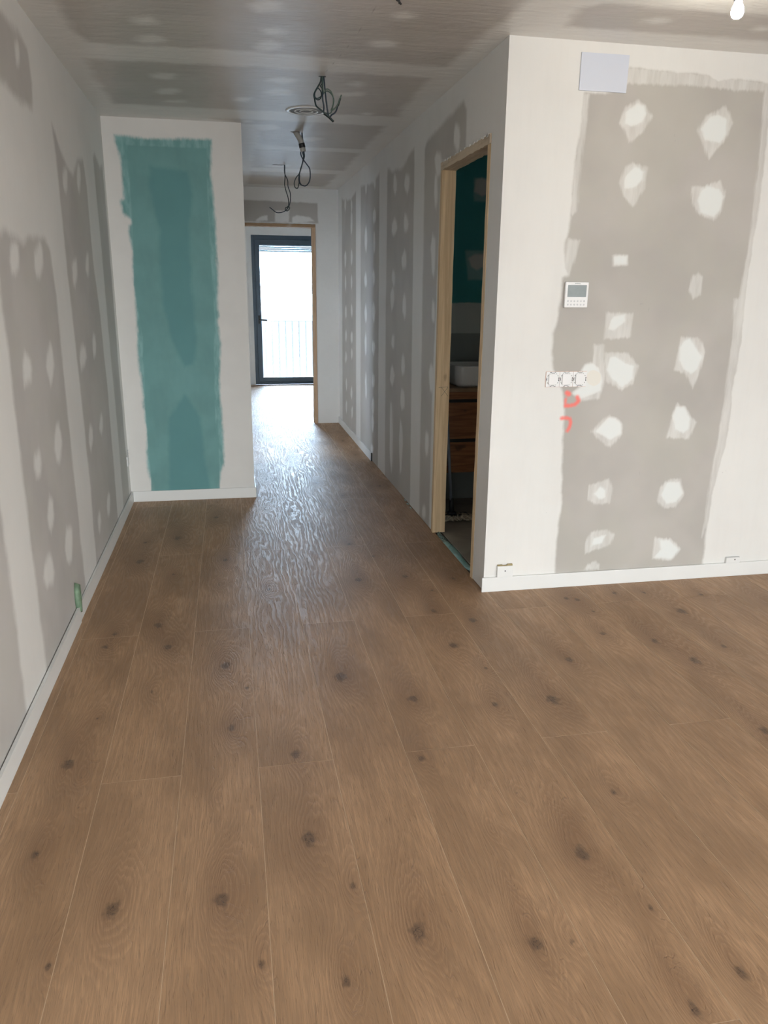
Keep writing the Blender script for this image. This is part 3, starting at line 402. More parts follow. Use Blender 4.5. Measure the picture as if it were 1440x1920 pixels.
def oak_floor():
    s = NT('oak_laminate')
    g = s.n('ShaderNodeNewGeometry'); sep = s.n('ShaderNodeSeparateXYZ'); s.t.links.new(g.outputs['Position'], sep.inputs[0])
    x, y = sep.outputs[0], sep.outputs[1]
    rnd = s.attr('tone'); rnd2 = s.attr('shift'); warp = s.attr('warp'); core = s.attr('core')
    def vec(a, b, c):
        n = s.n('ShaderNodeCombineXYZ'); s.set(n.inputs[0], a); s.set(n.inputs[1], b); s.set(n.inputs[2], c); return n.outputs[0]
    off = s.math('MULTIPLY', rnd2, 37.0)
    vlow = vec(s.math('MULTIPLY', x, 7.0), s.math('MULTIPLY', y, .9), off)
    low = s.noise(vlow, 1.0, 3, .55, .5)
    # ring field: contour lines of a slow field pushed aside by the knots
    ring = s.math('ADD', s.math('ADD', s.math('MULTIPLY', low, 5.0), s.math('MULTIPLY', x, 22.0)), s.math('MULTIPLY', warp, s.math('ADD', 1.2, s.math('MULTIPLY', low, 3.0))))
    rn = s.noise(vec(s.math('MULTIPLY', x, 60), s.math('MULTIPLY', y, 9), off), 1.0, 2, .5)
    ring = s.math('ADD', ring, s.math('MULTIPLY', rn, .8))
    saw = s.math('FRACT', s.math('MULTIPLY', ring, 1.6))
    rings = s.math('MULTIPLY', s.mr(saw, 0, .55, 0, 1), s.mr(saw, .8, 1.0, 1, 0))
    fib = s.noise(vec(s.math('ADD', s.math('MULTIPLY', x, 420), s.math('MULTIPLY', ring, 3.0)), s.math('MULTIPLY', y, 11), off), 1.0, 3, .6)
    pore = s.noise(vec(s.math('ADD', s.math('MULTIPLY', x, 190), s.math('MULTIPLY', ring, 4.0)), s.math('MULTIPLY', y, 22), s.math('ADD', off, 9.0)), 1.0, 2, .5)
    blot = s.noise(vec(s.math('MULTIPLY', x, 5), s.math('MULTIPLY', y, 2.2), s.math('ADD', off, 3.0)), 1.0, 3, .55)
    L_, D_ = (.52, .318, .178), (.345, .204, .108)
    col = s.mix(s.mr(blot, .32, .66), D_, L_)
    col = s.mix(s.math('MULTIPLY', rings, s.math('ADD', .20, s.math('MULTIPLY', warp, .16))), col, (.23, .138, .078))
    col = s.mix(s.mr(fib, .38, .62, 0, .55), col, (.25, .155, .09))
    col = s.mix(s.mr(pore, .60, .74, 0, .30), col, (.16, .095, .055))
    col = s.mix(s.math('MULTIPLY', s.mr(rnd, 0, 1, 0, 1, False), .28), col, s.mix(.5, col, (.40, .265, .165)))
    halo = s.math('MULTIPLY', warp, s.mr(low, .3, .7, .25, .75), clamp=True)
    col = s.mix(s.math('MULTIPLY', halo, .50), col, (.235, .130, .068))
    # knots
    kn = s.math('ADD', core, s.math('MULTIPLY', s.math('SUBTRACT', s.noise(vec(s.math('MULTIPLY', x, 60), s.math('MULTIPLY', y, 40), off), 1.0, 3), .5), 1.3))
    col = s.mix(s.mr(kn, .15, .80, 0, .62), col, (.09, .056, .036))
    crack = s.noise(vec(s.math('MULTIPLY', x, 70), s.math('MULTIPLY', y, 70), off), 1.0, 2, .6)
    ck = s.math('MULTIPLY', s.mr(s.math('ABSOLUTE', s.math('SUBTRACT', crack, .5)), .0, .035, 1, 0), s.mr(core, .55, .8, 0, 1))
    col = s.mix(s.math('MULTIPLY', ck, .8), col, (.03, .02, .015))
    seam = s.attr('seam')
    col = s.mix(s.mr(seam, .4, .6), col, (.68, .50, .33))  # pale seam colour stands in for light caught on plank bevels
    rough = s.mr(s.math('ADD', rings, s.math('MULTIPLY', pore, .6)), 0, 1.4, .40, .60, False)
    s.base(col, rough, 0, .5)
    h = s.math('SUBTRACT', s.math('MULTIPLY', rings, -.35), s.mr(pore, .56, .72, 0, 1.0))
    s.bump(h, .6, .0014)
    return s.m
M['floor'] = oak_floor()
M['white_trim'] = plain('white_painted_trim', (.80, .81, .80), .42, var=.02, scale=3)
M['dark_gap'] = plain('screed_and_hole_dark', (.10, .095, .09), .9, var=.2, scale=20, bump=.2)
M['bath_floor'] = plain('grey_bathroom_floor', (.34, .31, .26), .55, var=.12, scale=6, bump=.1)
def pine(name, c1=(.78, .60, .38), c2=(.64, .47, .28), axis=2):
    s = NT(name); st = [40, 40, 40]; st[axis] = 1.6
    n = s.noise(s.pos(tuple(st)), 1.0, 4, .6, 1.0)
    k = s.noise(s.pos((9, 9, 5)), 1.0, 2)
    col = s.mix(s.mr(n, .35, .65), c1, c2)
    col = s.mix(s.mr(k, .66, .74, 0, .5), col, (.26, .15, .08))
    d = s.noise(s.pos((5, 5, 5)), 1.0, 3)
    col = s.mix(s.mr(d, .56, .72, 0, .4), col, (.62, .58, .50))
    s.base(col, .65, 0, .3); s.bump(n, .15, .001); return s.m
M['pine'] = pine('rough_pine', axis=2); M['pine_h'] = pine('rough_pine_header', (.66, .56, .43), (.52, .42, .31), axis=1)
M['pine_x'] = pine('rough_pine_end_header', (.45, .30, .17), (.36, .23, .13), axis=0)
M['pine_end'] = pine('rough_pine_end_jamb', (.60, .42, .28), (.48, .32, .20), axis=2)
def walnut():
    s = NT('rustic_oak_veneer')
    n = s.noise(s.pos((2.0, 20, 26)), 1.0, 5, .6, 1.4)
    k = s.noise(s.pos((5, 20, 9)), 1.0, 3)
    col = s.mix(s.mr(n, .3, .7), (.34, .150, .060), (.17, .066, .026))
    col = s.mix(s.mr(k, .62, .70, 0, .7), col, (.07, .03, .015))
    s.base(col, .45, 0, .4); return s.m
M['walnut'] = walnut()
M['counter'] = plain('oak_counter', (.26, .16, .085), .5, var=.15, scale=12)
M['black_gap'] = plain('black_recess', (.012, .012, .012), .6)
M['ceramic'] = plain('white_ceramic', (.82, .83, .82), .12, var=.01, scale=2)
M['anthracite'] = plain('anthracite_aluminium', (.060, .090, .120), .38, .2, var=.06, scale=8)
M['shutter'] = plain('shutter_slats', (.45, .52, .56), .5, .1)
M['metal_light'] = plain('galvanised_rail', (.16, .165, .17), .5, .2)
M['blk'] = plain('black_plastic', (.015, .016, .018), .45)
M['wire_dark'] = plain('dark_green_cable', (.016, .038, .040), .45)
M['wire_blue'] = plain('dark_blue_cable', (.018, .035, .055), .45)
M['wire_green'] = plain('muted_green_cable', (.09, .14, .115), .5)
M['conduit'] = plain('grey_conduit', (.40, .40, .38), .6)
M['white_plastic'] = plain('white_plastic', (.83, .83, .83), .35, var=.01, scale=5)
M['gloss_white'] = plain('glossy_white', (.86, .87, .88), .18, var=.01, scale=5)
M['grey_plastic'] = plain('grey_plastic', (.55, .56, .57), .5)
M['lcd'] = plain('lcd_screen', (.17, .20, .195), .25)
M['key'] = plain('grey_keys', (.62, .63, .65), .5)
M['paper'] = plain('pale_blue_cover', (.66, .70, .80), .5, var=.02, scale=3)
M['tan'] = plain('tan_offcut', (.36, .29, .15), .8)
M['orange'] = plain('orange_box', (.80, .38, .20), .6)
M['green_tape'] = plain('green_tape', (.17, .26, .17), .6, var=.2, scale=40, bump=.3)
M['mop_fibre'] = plain('mop_fibre', (.40, .35, .27), .95, var=.4, scale=60, bump=.8)
M['steel'] = plain('steel_handle', (.30, .34, .40), .3, .6)
M['concrete'] = plain('balcony_concrete', (.55, .54, .52), .9)
def film():
    s = NT('turquoise_underlay')
    n = s.noise(s.pos((60, 30, 30)), 1.0, 4, .6, 1.0)
    sep = s.n('ShaderNodeSeparateXYZ'); s.t.links.new(s.pos(), sep.inputs[0])
    col = s.mix(s.mr(n, .3, .7), (.24, .50, .48), (.42, .66, .63))
    fleck = s.noise(s.pos((150, 110, 60)), 1.0, 2)
    nearend = s.math('MULTIPLY', s.mr(sep.outputs[1], 4.50, 4.56), s.mr(sep.outputs[1], 4.74, 4.72))
    col = s.mix(s.math('MULTIPLY', nearend, s.mr(fleck, .44, .52)), col, (.03, .06, .08))
    s.base(col, .35, 0, .5); s.bump(n, .5, .004); return s.m
M['film'] = film()
def glass_mat():
    s = NT('window_glass'); s.t.nodes.remove(s.b)
    tr = s.n('ShaderNodeBsdfTransparent'); tr.inputs[0].default_value = (.94, .96, .96, 1)
    gl = s.n('ShaderNodeBsdfGlossy'); gl.inputs['Roughness'].default_value = .02
    fr = s.n('ShaderNodeFresnel'); fr.inputs[0].default_value = 1.45
    mx = s.n('ShaderNodeMixShader'); s.t.links.new(fr.outputs[0], mx.inputs[0]); s.t.links.new(tr.outputs[0], mx.inputs[1]); s.t.links.new(gl.outputs[0], mx.inputs[2])
    s.t.links.new(mx.outputs[0], s.out.inputs[0]); return s.m
M['glass'] = glass_mat()
def glow():
    s = NT('lit_bulb'); s.base((.9, .9, .85), .3)
    s.b.inputs['Emission Color'].default_value = (1, .93, .80, 1); s.b.inputs['Emission Strength'].default_value = 200.0
    return s.m
M['glow'] = glow()

# ---------------------------------------------------------------- the room shell
none = lambda U, V: np.full(U.shape, -0.2, np.float32)
def solid_from(board, spots):
    def f(U, V):
        b = union(U, V, board); s_ = union(U, V, spots) if spots else np.full(U.shape, -.2, np.float32)
        return np.maximum(-b, s_)
    return f
pmat = M['plaster_plain']

# floor: every plank a piece of the one laid floor, flat seams painted pale like light-catching bevels
def make_floor():
    PW, PL = .2505, 2.26
    x_left = -.7165
    co = []; q = []; base = 0
    A = {k: [] for k in ('tone', 'shift', 'seam', 'warp', 'core')}
    kn = [(a, b, c, random.Random(int(a*1000)).uniform(.8, 1.3)) for a, b, c in D['knots']]
    rk = random.Random(5)
    for i in range(26):                      # knots outside the counted ones, further down the corridor and room
        kn.append((rk.uniform(.2, 1.2), rk.uniform(5.3, 9.0), rk.uniform(.012, .03), 1.0))
    for i in range(14):
        kn.append((rk.uniform(1.6, 4.0), rk.uniform(1.3, 3.5), rk.uniform(.012, .03), 1.0))
    for i in range(20):
        kn.append((rk.uniform(-.7, 4.0), rk.uniform(-2.4, 1.0), rk.uniform(.012, .03), 1.0))
    kx = np.array([k[0] for k in kn]); ky = np.array([k[1] for k in kn]); kr = np.array([k[2] for k in kn])
    def rects(y0, y1):
        """allowed x-ranges for a y interval"""
        if y1 <= YF: return (XL+.003, XRR)
        if y1 <= YP: return (XL+.003, XR+.012)
        if y1 <= YE+.12: return (-2.1, XR+.012)
        return (-2.0, 3.2)
    bands = [(YB, YF-.004), (YF-.004, YP), (YP, YE+.12), (YE+.12, 13.30)]
    def add(x0, x1, y0, y1, nx, ny, tone, shift, k):
        nonlocal base
        xs = np.linspace(x0, x1, nx+1); ys = np.linspace(y0, y1, ny+1)
        X, Y = np.meshgrid(xs, ys, indexing='ij'); X = X.ravel(); Y = Y.ravel()
        z = np.zeros_like(X) if not k else np.full_like(X, -.0006)
        co.append(np.stack([X, Y, z], 1))
        I, J = np.meshgrid(np.arange(nx), np.arange(ny), indexing='ij'); I = I.ravel(); J = J.ravel(); s = ny+1
        q.append(np.stack([I*s+J, (I+1)*s+J, (I+1)*s+J+1, I*s+J+1], 1)+base)
        base += len(X)
        A['tone'].append(np.full(len(X), tone)); A['shift'].append(np.full(len(X), shift)); A['seam'].append(np.full(len(X), float(k)))
        w = np.zeros(len(X)); c = np.zeros(len(X))
        if not k:
            m = (kx > x0-.03) & (kx < x1+.03) & (ky > y0-.4) & (ky < y1+.4)
            for a, b, r in zip(kx[m], ky[m], kr[m]):
                w += np.exp(-(((X-a)/(r*1.7+.010))**2+((Y-b)/(r*4.5+.02))**2))*np.clip(r/.02, .4, 1.3)
                w += .6*np.exp(-(((X-a-.006)/(r*1.1+.012))**2+((Y-b-r*3.2)/(r*4.5+.03))**2))*np.clip(r/.02, .2, 1.2)
                c = np.maximum(c, np.exp(-(((X-a)/(r*.62))**2+((Y-b)/(r*.95))**2)))
        A['warp'].append(w); A['core'].append(c)
    G = .0010
    for k in range(-9, 22):
        xa = x_left+k*PW; xb = xa+PW
        j0 = (1.15 if k % 2 == 0 else 2.28)
        for n in range(-4, 7):
            ya = j0+n*PL-PL; yb = ya+PL
            tone = random.random(); shift = random.random()
            for (b0, b1) in bands:
                s0, s1 = max(ya, b0), min(yb, b1)
                if s1-s0 < .002: continue
                lo, hi = rects(s0, s1)
                a0, a1 = max(xa, lo), min(xb, hi)
                if a1-a0 < .002: continue
                st = .006 if (s0 < 3.4 and s1 > 1.0) else (.010 if (s1 > 1 and s0 < 5.8) else .02)
                if s0 > 9 or s1 < .9: st = .04
                if a0 > 2.3: st = .04
                g0 = G if a0 == xa else 0; g1 = G if a1 == xb else 0
                h0 = G if s0 == ya else 0; h1 = G if s1 == yb else 0
                add(a0+g0, a1-g1, s0+h0, s1-h1, max(1, int((a1-a0)/st)), max(1, int((s1-s0)/(st*1.6))), tone, shift, 0)
    for (b0, b1) in bands:
        lo, hi = rects(b0, b1)
        add(lo, hi, b0, b1, 1, 1, .5, .5, 1)
    me = mesh_np('floor', np.concatenate(co), np.concatenate(q))
    for n, v in A.items():
        a = me.attributes.new(n, 'FLOAT', 'POINT'); a.data.foreach_set('value', np.concatenate(v).astype(np.float32))
    o = link_mesh('floor', me, [M['floor']])
    tag(o, 'warm brown oak plank laminate floor with dark knots', kind='structure')
make_floor()
bm = bmesh.new(); box(bm, -2.2, 4.4, YB-.3, 13.5, -.2, -.012)
tag(build('floor_screed', bm, M['dark_gap']), 'dark bare screed under the laid floor', kind='structure')
bm = bmesh.new(); box(bm, XR+.066, 3.4, 3.77, 5.56, -.011, -.002)
tag(build('floor_bathroom', bm, M['bath_floor']), 'grey unfinished floor of the bathroom', kind='structure')

# ceiling
ul = lines(-2.2, XRR+.1, (XL, 2.6), .015, .2, (XL,)); vl = lines(YB, 13.4, (2.6, 9.22), .015, .3)
cl = sheet('ceiling', 2, H, ul, vl, [], {'solid': solid_from(D['ceil_board'], D['ceil_solid']), 'thin': none, 'pencil': lambda U, V: stroke(U, V, [(.66, 3.0), (.60, 4.0), (.545, 4.52)], .0025)},
           [M['plaster_ceiling'], pmat], [(-2.2, XRR+.1, YB, 13.4, H+.004, H+.15)], flip=True)
tag(cl, 'grey plasterboard ceiling with pale filled joints', kind='structure')
# left wall
ul = lines(YB, YP+.1, (2.2, YP), .012, .2); vl = lines(0.0, H, (0, H), .012, .2)
o = sheet('wall_left', 0, XL, ul, vl, [], {'solid': solid_from(D['left_board'], D['left_solid']), 'thin': none,
          'pencil': lambda U, V: np.maximum.reduce([stroke(U, V, l, .002) for l in D['left_crack']])},
          [M['plaster_left'], pmat], [(XL-.1, XL-.002, YB, YP+.1, 0, H)])
tag(o, 'left plasterboard wall with filled joints and filler dabs', kind='structure')
# teal partition
ul = lines(XL, XP, (XL, XP), .008, .1); vl = lines(0.0, H, (0, H), .01, .2)
o = sheet('wall_partition', 1, YP, ul, vl, [], {'thin': lambda U, V: union(U, V, D['teal_outer']), 'mid': lambda U, V: union(U, V, D['teal_mid']),
          'dark': lambda U, V: union(U, V, D['teal_dark']), 'solid': none}, [M['teal_wall'], pmat],
          [(XL, XP, YP+.002, YP+.10, 0, H), (XP-.10, XP, YP+.10, 7.0, -.01, H), (XP-.10, XP, 8.75, YE+.01, -.01, H), (XP-.10, XP, 7.0, 8.75, 2.15, H)])  # opening beyond the partition added to admit light from the side room
tag(o, 'short partition wall with a tall teal moisture board panel', kind='structure')
# right corridor wall with the bathroom opening
DO = (3.854, 4.763, 0.0, 2.260)
ul = lines(YF, YE, (YF, YE), .012, .2, (DO[0], DO[1])); vl = lines(0.006, H, (0, H), .012, .2, (DO[3],))
o = sheet('wall_right', 0, XR, ul, vl, [(DO[0], DO[1], -1, DO[3])], {'solid': solid_from(D['right_board'], D['right_solid']), 'thin': none},
          [M['plaster_right'], pmat], [(XR+.002, XR+.076, YF+.004, DO[0], .006, H), (XR+.002, XR+.076, DO[1], YE, .006, H), (XR+.002, XR+.076, DO[0], DO[1], DO[3], H)], flip=True)
tag(o, 'right corridor wall of plasterboard with filled joints and filler dabs', kind='structure')
# front wall facing the camera
ul = lines(XR, XRR, (XR, 2.75), .007, .1); vl = lines(0.0, H, (0, H), .009, .2)
o = sheet('wall_front', 1, YF, ul, vl, [], {'solid': solid_from(D['front_board'], D['front_solid']), 'thin': lambda U, V: union(U, V, D['front_thin']),
          'cool': lambda U, V: union(U, V, D['front_solid']),
          'red': lambda U, V: np.maximum.reduce([stroke(U, V, l, w) for l, w in D['red']]), 'cream': lambda U, V: union(U, V, D['cream']),
          'pencil': lambda U, V: np.maximum.reduce([stroke(U, V, l, .0008) for l in D['pencil']])},
          [M['plaster_front'], pmat], [(XR+.078, XRR+.1, YF+.002, YF+.10, 0, H), (XR+.002, XR+.078, YF+.002, YF+.004, 0, H)])
tag(o, 'bright plasterboard wall with filler patches and red spray marks', kind='structure')
# end wall with the far doorway
EO = (.145, 1.010, 0, 2.250)
ul = lines(XP, XR, (XP, XR), .01, .1, (EO[0], EO[1])); vl = lines(0.0, H, (0, H), .01, .2, (EO[3],))
o = sheet('wall_end', 1, YE, ul, vl, [(EO[0], EO[1], -1, EO[3])], {'solid': solid_from(D['end_board'], D['end_solid']), 'thin': none},
          [M['plaster_end'], pmat], [(EO[1], XR+.076, YE+.002, YE+.10, 0, H), (-2.1, EO[0], YE+.012, YE+.10, 0, H), (EO[0], EO[1], YE+.002, YE+.10, EO[3], H), (XR+.076, 3.3, YE+.002, YE+.10, 0, H)])
tag(o, 'pale end wall of the corridor around the far doorway', kind='structure')
def shell(name, boxes, m, label):
    bm = bmesh.new()
    for b in boxes: box(bm, *b)
    return tag(build(name, bm, m), label, kind='structure')
# far room
shell('wall_far', [(-2.0, WN[0], YW, YW+.3, -.01, H), (WN[1], 3.3, YW, YW+.3, -.01, H), (WN[0], WN[1], YW, YW+.3, WN[3], H)], pmat, 'white window wall of the far room')
shell('wall_far_left', [(-2.1, -2.0, YE, YW+.3, -.01, H)], pmat, 'white left wall of the far room')
shell('wall_far_right', [(3.2, 3.3, YE+.1, YW+.3, -.01, H)], pmat, 'white right wall of the far room')
# unseen side room, added to let more daylight into the corridor
shell('wall_added_side_room', [(-2.2, -2.1, YP, NW[0], -.01, H), (-2.2, -2.1, NW[1], YE+.1, -.01, H), (-2.2, -2.1, NW[0], NW[1], -.01, NW[2]), (-2.2, -2.1, NW[0], NW[1], NW[3], H), (-2.1, XL, YP+.002, YP+.1, -.01, H)], pmat, 'plain walls of the unseen side room added to light the corridor')
# living room around and behind the camera
shell('wall_back', [(XL-.1, BW[0], YB-.1, YB, -.01, H), (BW[1], XRR+.1, YB-.1, YB, -.01, H), (BW[0], BW[1], YB-.1, YB, BW[3], H), (BW[0], BW[1], YB-.1, YB, -.01, BW[2])], pmat, 'plain wall with the balcony opening behind the viewpoint')
shell('wall_living_right', [(XRR, XRR+.1, YB, SW[0], -.01, H), (XRR, XRR+.1, SW[1], YF+.1, -.01, H), (XRR, XRR+.1, SW[0], SW[1], -.01, SW[2]), (XRR, XRR+.1, SW[0], SW[1], SW[3], H)], pmat, 'plain wall at the right of the living room')
# bathroom
ul = lines(XR+.076, 3.4, (XR, 2.1), .01, .2); vl = lines(-.002, H, (0, H), .01, .2)
o = sheet('wall_bathroom_rear', 1, 5.56, ul, vl, [], {'solid': lambda U, V: union(U, V, D['bath_solid']), 'thin': lambda U, V: union(U, V, D['bath_thin'])}, [M['bath_wall'], pmat],
          [(XR+.076, 3.4, 5.562, 5.66, 0, H)])
tag(o, 'dark teal bathroom wall above a grey band', kind='structure')
shell('wall_bathroom_right', [(3.4, 3.5, YF+.1, 5.66, -.01, H)], M['bath_floor'], 'grey side wall inside the bathroom')

# ---------------------------------------------------------------- baseboards
def base(name, boxes, label, bev=.003):
    bm = bmesh.new()
    for b in boxes: box(bm, *b, bev=bev)
    return tag(build(name, bm, M['white_trim']), label, kind='structure')
bm = bmesh.new()
def slab_rot(bm, pts, z0, z1):
    vs = [bm.verts.new((x, y, z)) for z in (z0, z1) for x, y in pts]
    n = len(pts)
    bm.faces.new(vs[:n][::-1]); bm.faces.new(vs[n:])
    for i in range(n): bm.faces.new((vs[i], vs[(i+1) % n], vs[n+(i+1) % n], vs[n+i]))
slab_rot(bm, [(XL+.003, YB), (XL+.015, YB), (XL+.017, 3.612), (XL+.005, 3.612)], 0, .080)
tag(build('baseboard_left', bm, M['white_trim']), 'near white baseboard along the left wall', kind='structure')
bm = bmesh.new()
slab_rot(bm, [(XL+.003, 3.618), (XL+.013, 3.618), (XL+.016, 4.7), (XL+.015, YP-.013), (XL+.004, YP-.002)], 0, .080)
tag(build('baseboard_left', bm, M['white_trim']), 'farther white baseboard along the left wall beyond the green tape', kind='structure')
base('baseboard_partition', [(XL+.015, XP+.012, YP-.013, YP-.001, 0, .080), (XP+.001, XP+.012, YP-.001, 6.99, 0, .08)], 'white baseboard under the teal partition')
base('baseboard_front', [(XR-.012, XRR, YF-.013, YF-.001, 0, .080)], 'white baseboard under the patched wall facing the room')
b = base('baseboard_right', [(XR-.013, XR-.001, 6.985, YE, 0, .078)], 'white baseboard at the far end of the corridor right wall')
bm = bmesh.new(); box(bm, XR-.0135, XR-.0005, 6.976, 6.985, .001, .0785)
o = build('baseboard_end', bm, M['blk'], b)

# ---------------------------------------------------------------- doorways: raw timber sub-frames
def doorway(name, label):
    r = empty(name); return tag(r, label, kind='structure')
d1 = doorway('door_1', 'rough pine door lining around the bathroom opening')
def timber(bm, x0, x1, y0, y1, z0, z1, long=2, seed=0, amp=.0012):
    rr = random.Random(seed); n = 26
    lo = [x0, y0, z0]; hi = [x1, y1, z1]
    ax = [a for a in range(3) if a != long]; rings = []
    for i in range(n+1):
        t = lo[long]+(hi[long]-lo[long])*i/n; ring = []
        for (a, b) in ((0, 0), (1, 0), (1, 1), (0, 1)):
            p = [0, 0, 0]; p[long] = t
            p[ax[0]] = (hi if a else lo)[ax[0]]+rr.uniform(-amp, amp); p[ax[1]] = (hi if b else lo)[ax[1]]+rr.uniform(-amp, amp)
            ring.append(bm.verts.new(p))
        rings.append(ring)
    for i in range(n):
        for k in range(4): bm.faces.new((rings[i][k], rings[i][(k+1) % 4], rings[i+1][(k+1) % 4], rings[i+1][k]))
    bm.faces.new(rings[0][::-1]); bm.faces.new(rings[-1])
bm = bmesh.new(); timber(bm, XR-.004, XR+.079, 4.722, 4.762, .0, 2.215, 2, 1)
j = build('jamb', bm, M['pine'], d1); j['label'] = 'far pine jamb with pencilled cross'
bm = bmesh.new()
def mark(bm, x0, z0, x1, z1, y, w=.0018):
    d = Vector((x1-x0, 0, z1-z0)).normalized(); n = Vector((-d.z, 0, d.x))*w/2
    a = Vector((x0, y, z0)); b_ = Vector((x1, y, z1))
    lo = [a+n, b_+n, b_-n, a-n]; up = [p+Vector((0, -.0008, 0)) for p in lo]
    vs = [bm.verts.new(p) for p in lo+up]
    bm.faces.new(vs[4:]); 
    for i in range(4): bm.faces.new((vs[i], vs[(i+1) % 4], vs[4+(i+1) % 4], vs[4+i]))
for l in ((.010, .955, .070, .958), (.028, .955, .072, .900), (.028, .900, .070, .955)): mark(bm, XR+l[0], l[1], XR+l[2], l[3], 4.7208)
build('pencil_mark', bm, M['grey_plastic'] if False else plain('pencil_graphite', (.16, .14, .12), .8), j)
bm = bmesh.new(); timber(bm, XR-.002, XR+.079, 3.856, 3.896, .0, 2.215, 2, 2)
build('jamb', bm, M['pine'], d1)
bm = bmesh.new(); timber(bm, XR-.006, XR+.079, 3.856, 4.762, 2.216, 2.258, 1, 3, .0025)
build('header', bm, M['pine_h'], d1)
bm = bmesh.new()
rr = random.Random(9)
for i in range(26):
    y = rr.choice((rr.uniform(3.87, 4.2), rr.uniform(4.25, 4.75)))
    h = rr.uniform(.004, .012); w = rr.uniform(.004, .02)
    box(bm, XR-.0075, XR-.001, y, y+w, 2.262-h, 2.263+rr.uniform(0, .004), .001)
build('plaster_crumbs', bm, M['plaster_plain'], d1)
d2 = doorway('door_2', 'rough pine door lining at the end of the corridor')
bm = bmesh.new(); timber(bm, .968, 1.008, YE-.004, YE+.104, .0, 2.215, 2, 4, .0015); build('jamb', bm, M['pine_end'], d2)
bm = bmesh.new(); timber(bm, .147, .187, YE-.004, YE+.104, .0, 2.215, 2, 5, .0015); build('jamb', bm, M['pine_end'], d2)
bm = bmesh.new(); timber(bm, .147, 1.008, YE-.006, YE+.104, 2.216, 2.248, 0, 6, .002); build('header', bm, M['pine_x'], d2)

# ---------------------------------------------------------------- far balcony window
w1 = tag(empty('window_1', (WN[0], YW, 0)), 'tall dark grey balcony window of the far room', kind='structure')
bm = bmesh.new()
for b in ((WN[0], WN[0]+.055, 0, WN[3]), (WN[1]-.055, WN[1], 0, WN[3])): box(bm, b[0], b[1], YW+.02, YW+.10, b[2], b[3], .003)
box(bm, WN[0]+.055, WN[1]-.055, YW+.02, YW+.10, WN[3]-.07, WN[3], .003); box(bm, WN[0]+.055, WN[1]-.055, YW+.02, YW+.10, 0, .045, .003)
build('window_frame', bm, M['anthracite'], w1)
mid = (WN[0]+WN[1])/2
for i, (a, b) in enumerate(((WN[0]+.052, mid+.01), (mid+.012, WN[1]-.052))):
    bm = bmesh.new(); z0, z1 = .042, WN[3]-.066; t = .078
    box(bm, a, a+t, YW, YW+.07, z0, z1, .004); box(bm, b-t, b, YW, YW+.07, z0, z1, .004)
    box(bm, a+t, b-t, YW, YW+.07, z1-.085, z1, .004); box(bm, a+t, b-t, YW, YW+.07, z0, z0+.078, .004)
    lf = build('casement', bm, M['anthracite'], w1)
    bm = bmesh.new(); box(bm, a+t-.005, b-t+.005, YW+.03, YW+.036, z0+.073, z1-.08); build('pane', bm, M['glass'], lf)
    if i == 0:
        bm = bmesh.new(); box(bm, a+.025, a+.055, YW-.012, YW, 1.00, 1.13, .004)
        tube(bm, [(a+.040, YW-.01, 1.06), (a+.040, YW-.05, 1.06)], .009, 10)
        tube(bm, smooth_path([(a+.040, YW-.05, 1.06), (a+.07, YW-.055, 1.062), (a+.165, YW-.052, 1.056)]), .012, 10)
        build('handle', bm, M['blk'], lf)
bm = bmesh.new()
for i in range(9):
    z = 2.137+i*.03
    box(bm, WN[0]+.02, WN[1]-.02, YW+.16, YW+.172, z, z+.029, .004)
build('roller_shutter', bm, M['shutter'], w1)
bm = bmesh.new(); box(bm, -1.0, 3.4, YW+.3, 14.6, -.15, -.03)
tag(build('balcony_floor', bm, M['concrete']), 'pale balcony slab outside the far window', kind='structure')
rl = tag(empty('balcony_railing', (1.2, 14.4, 0)), 'thin vertical bar railing outside the far window', 'railing')
bm = bmesh.new(); box(bm, -.6, 3.0, 14.385, 14.415, 1.0, 1.012, .002); build('top_rail', bm, M['metal_light'], rl)
bm = bmesh.new(); box(bm, -.6, 3.0, 14.39, 14.41, -.02, -.005); build('bottom_rail', bm, M['metal_light'], rl)
barme = None
for i in range(-6, 18):
    x = .646+i*.1215
    if barme is None:
        bm = bmesh.new(); box(bm, -.008, .008, -.008, .008, -.03, 1.002)
        barme = build('baluster', bm, M['metal_light']); o = barme
        o.parent = rl; o.location = (x-1.2, 0, 0)
    else:
        o = barme.copy(); COL.objects.link(o); o.parent = rl; o.location = (x-1.2, 0, 0)

# ---------------------------------------------------------------- bathroom vanity, basin, faucet, mop
van = tag(empty('vanity_cabinet', (1.86, 5.10, .31)), 'wall-hung wooden vanity with black handle gaps inside the bathroom', 'cabinet')
YV = 5.10
bm = bmesh.new(); box(bm, 1.365, 2.38, YV+.022, 5.558, .315, .875); build('body', bm, M['walnut'], van)
bm = bmesh.new(); box(bm, 1.36, 2.39, YV-.008, 5.558, .877, .902, .003); o = build('countertop', bm, M['counter'], van); o['label'] = 'paler wooden countertop'
bm = bmesh.new(); box(bm, 1.365, 2.38, YV, YV+.021, .826, .876, .002); build('top_rail', bm, M['walnut'], van)
for z0, z1, zg in ((.552, .803, .826), (.312, .527, .551)):
    bm = bmesh.new(); box(bm, 1.365, 2.38, YV, YV+.021, z0, z1, .002); dr = build('drawer', bm, M['walnut'], van)
    bm = bmesh.new(); box(bm, 1.367, 2.378, YV+.010, YV+.0215, z1, zg); o = build('grip_recess', bm, M['black_gap'], dr); o['label'] = 'black grip recess above the drawer front'
def round_rect(x0, x1, y0, y1, r, n=8):
    pts = []
    for cx, cy, a in ((x1-r, y1-r, 0), (x0+r, y1-r, 90), (x0+r, y0+r, 180), (x1-r, y0+r, 270)):
        for k in range(n+1):
            t = math.radians(a+90*k/n); pts.append((cx+r*math.cos(t), cy+r*math.sin(t)))
    return pts
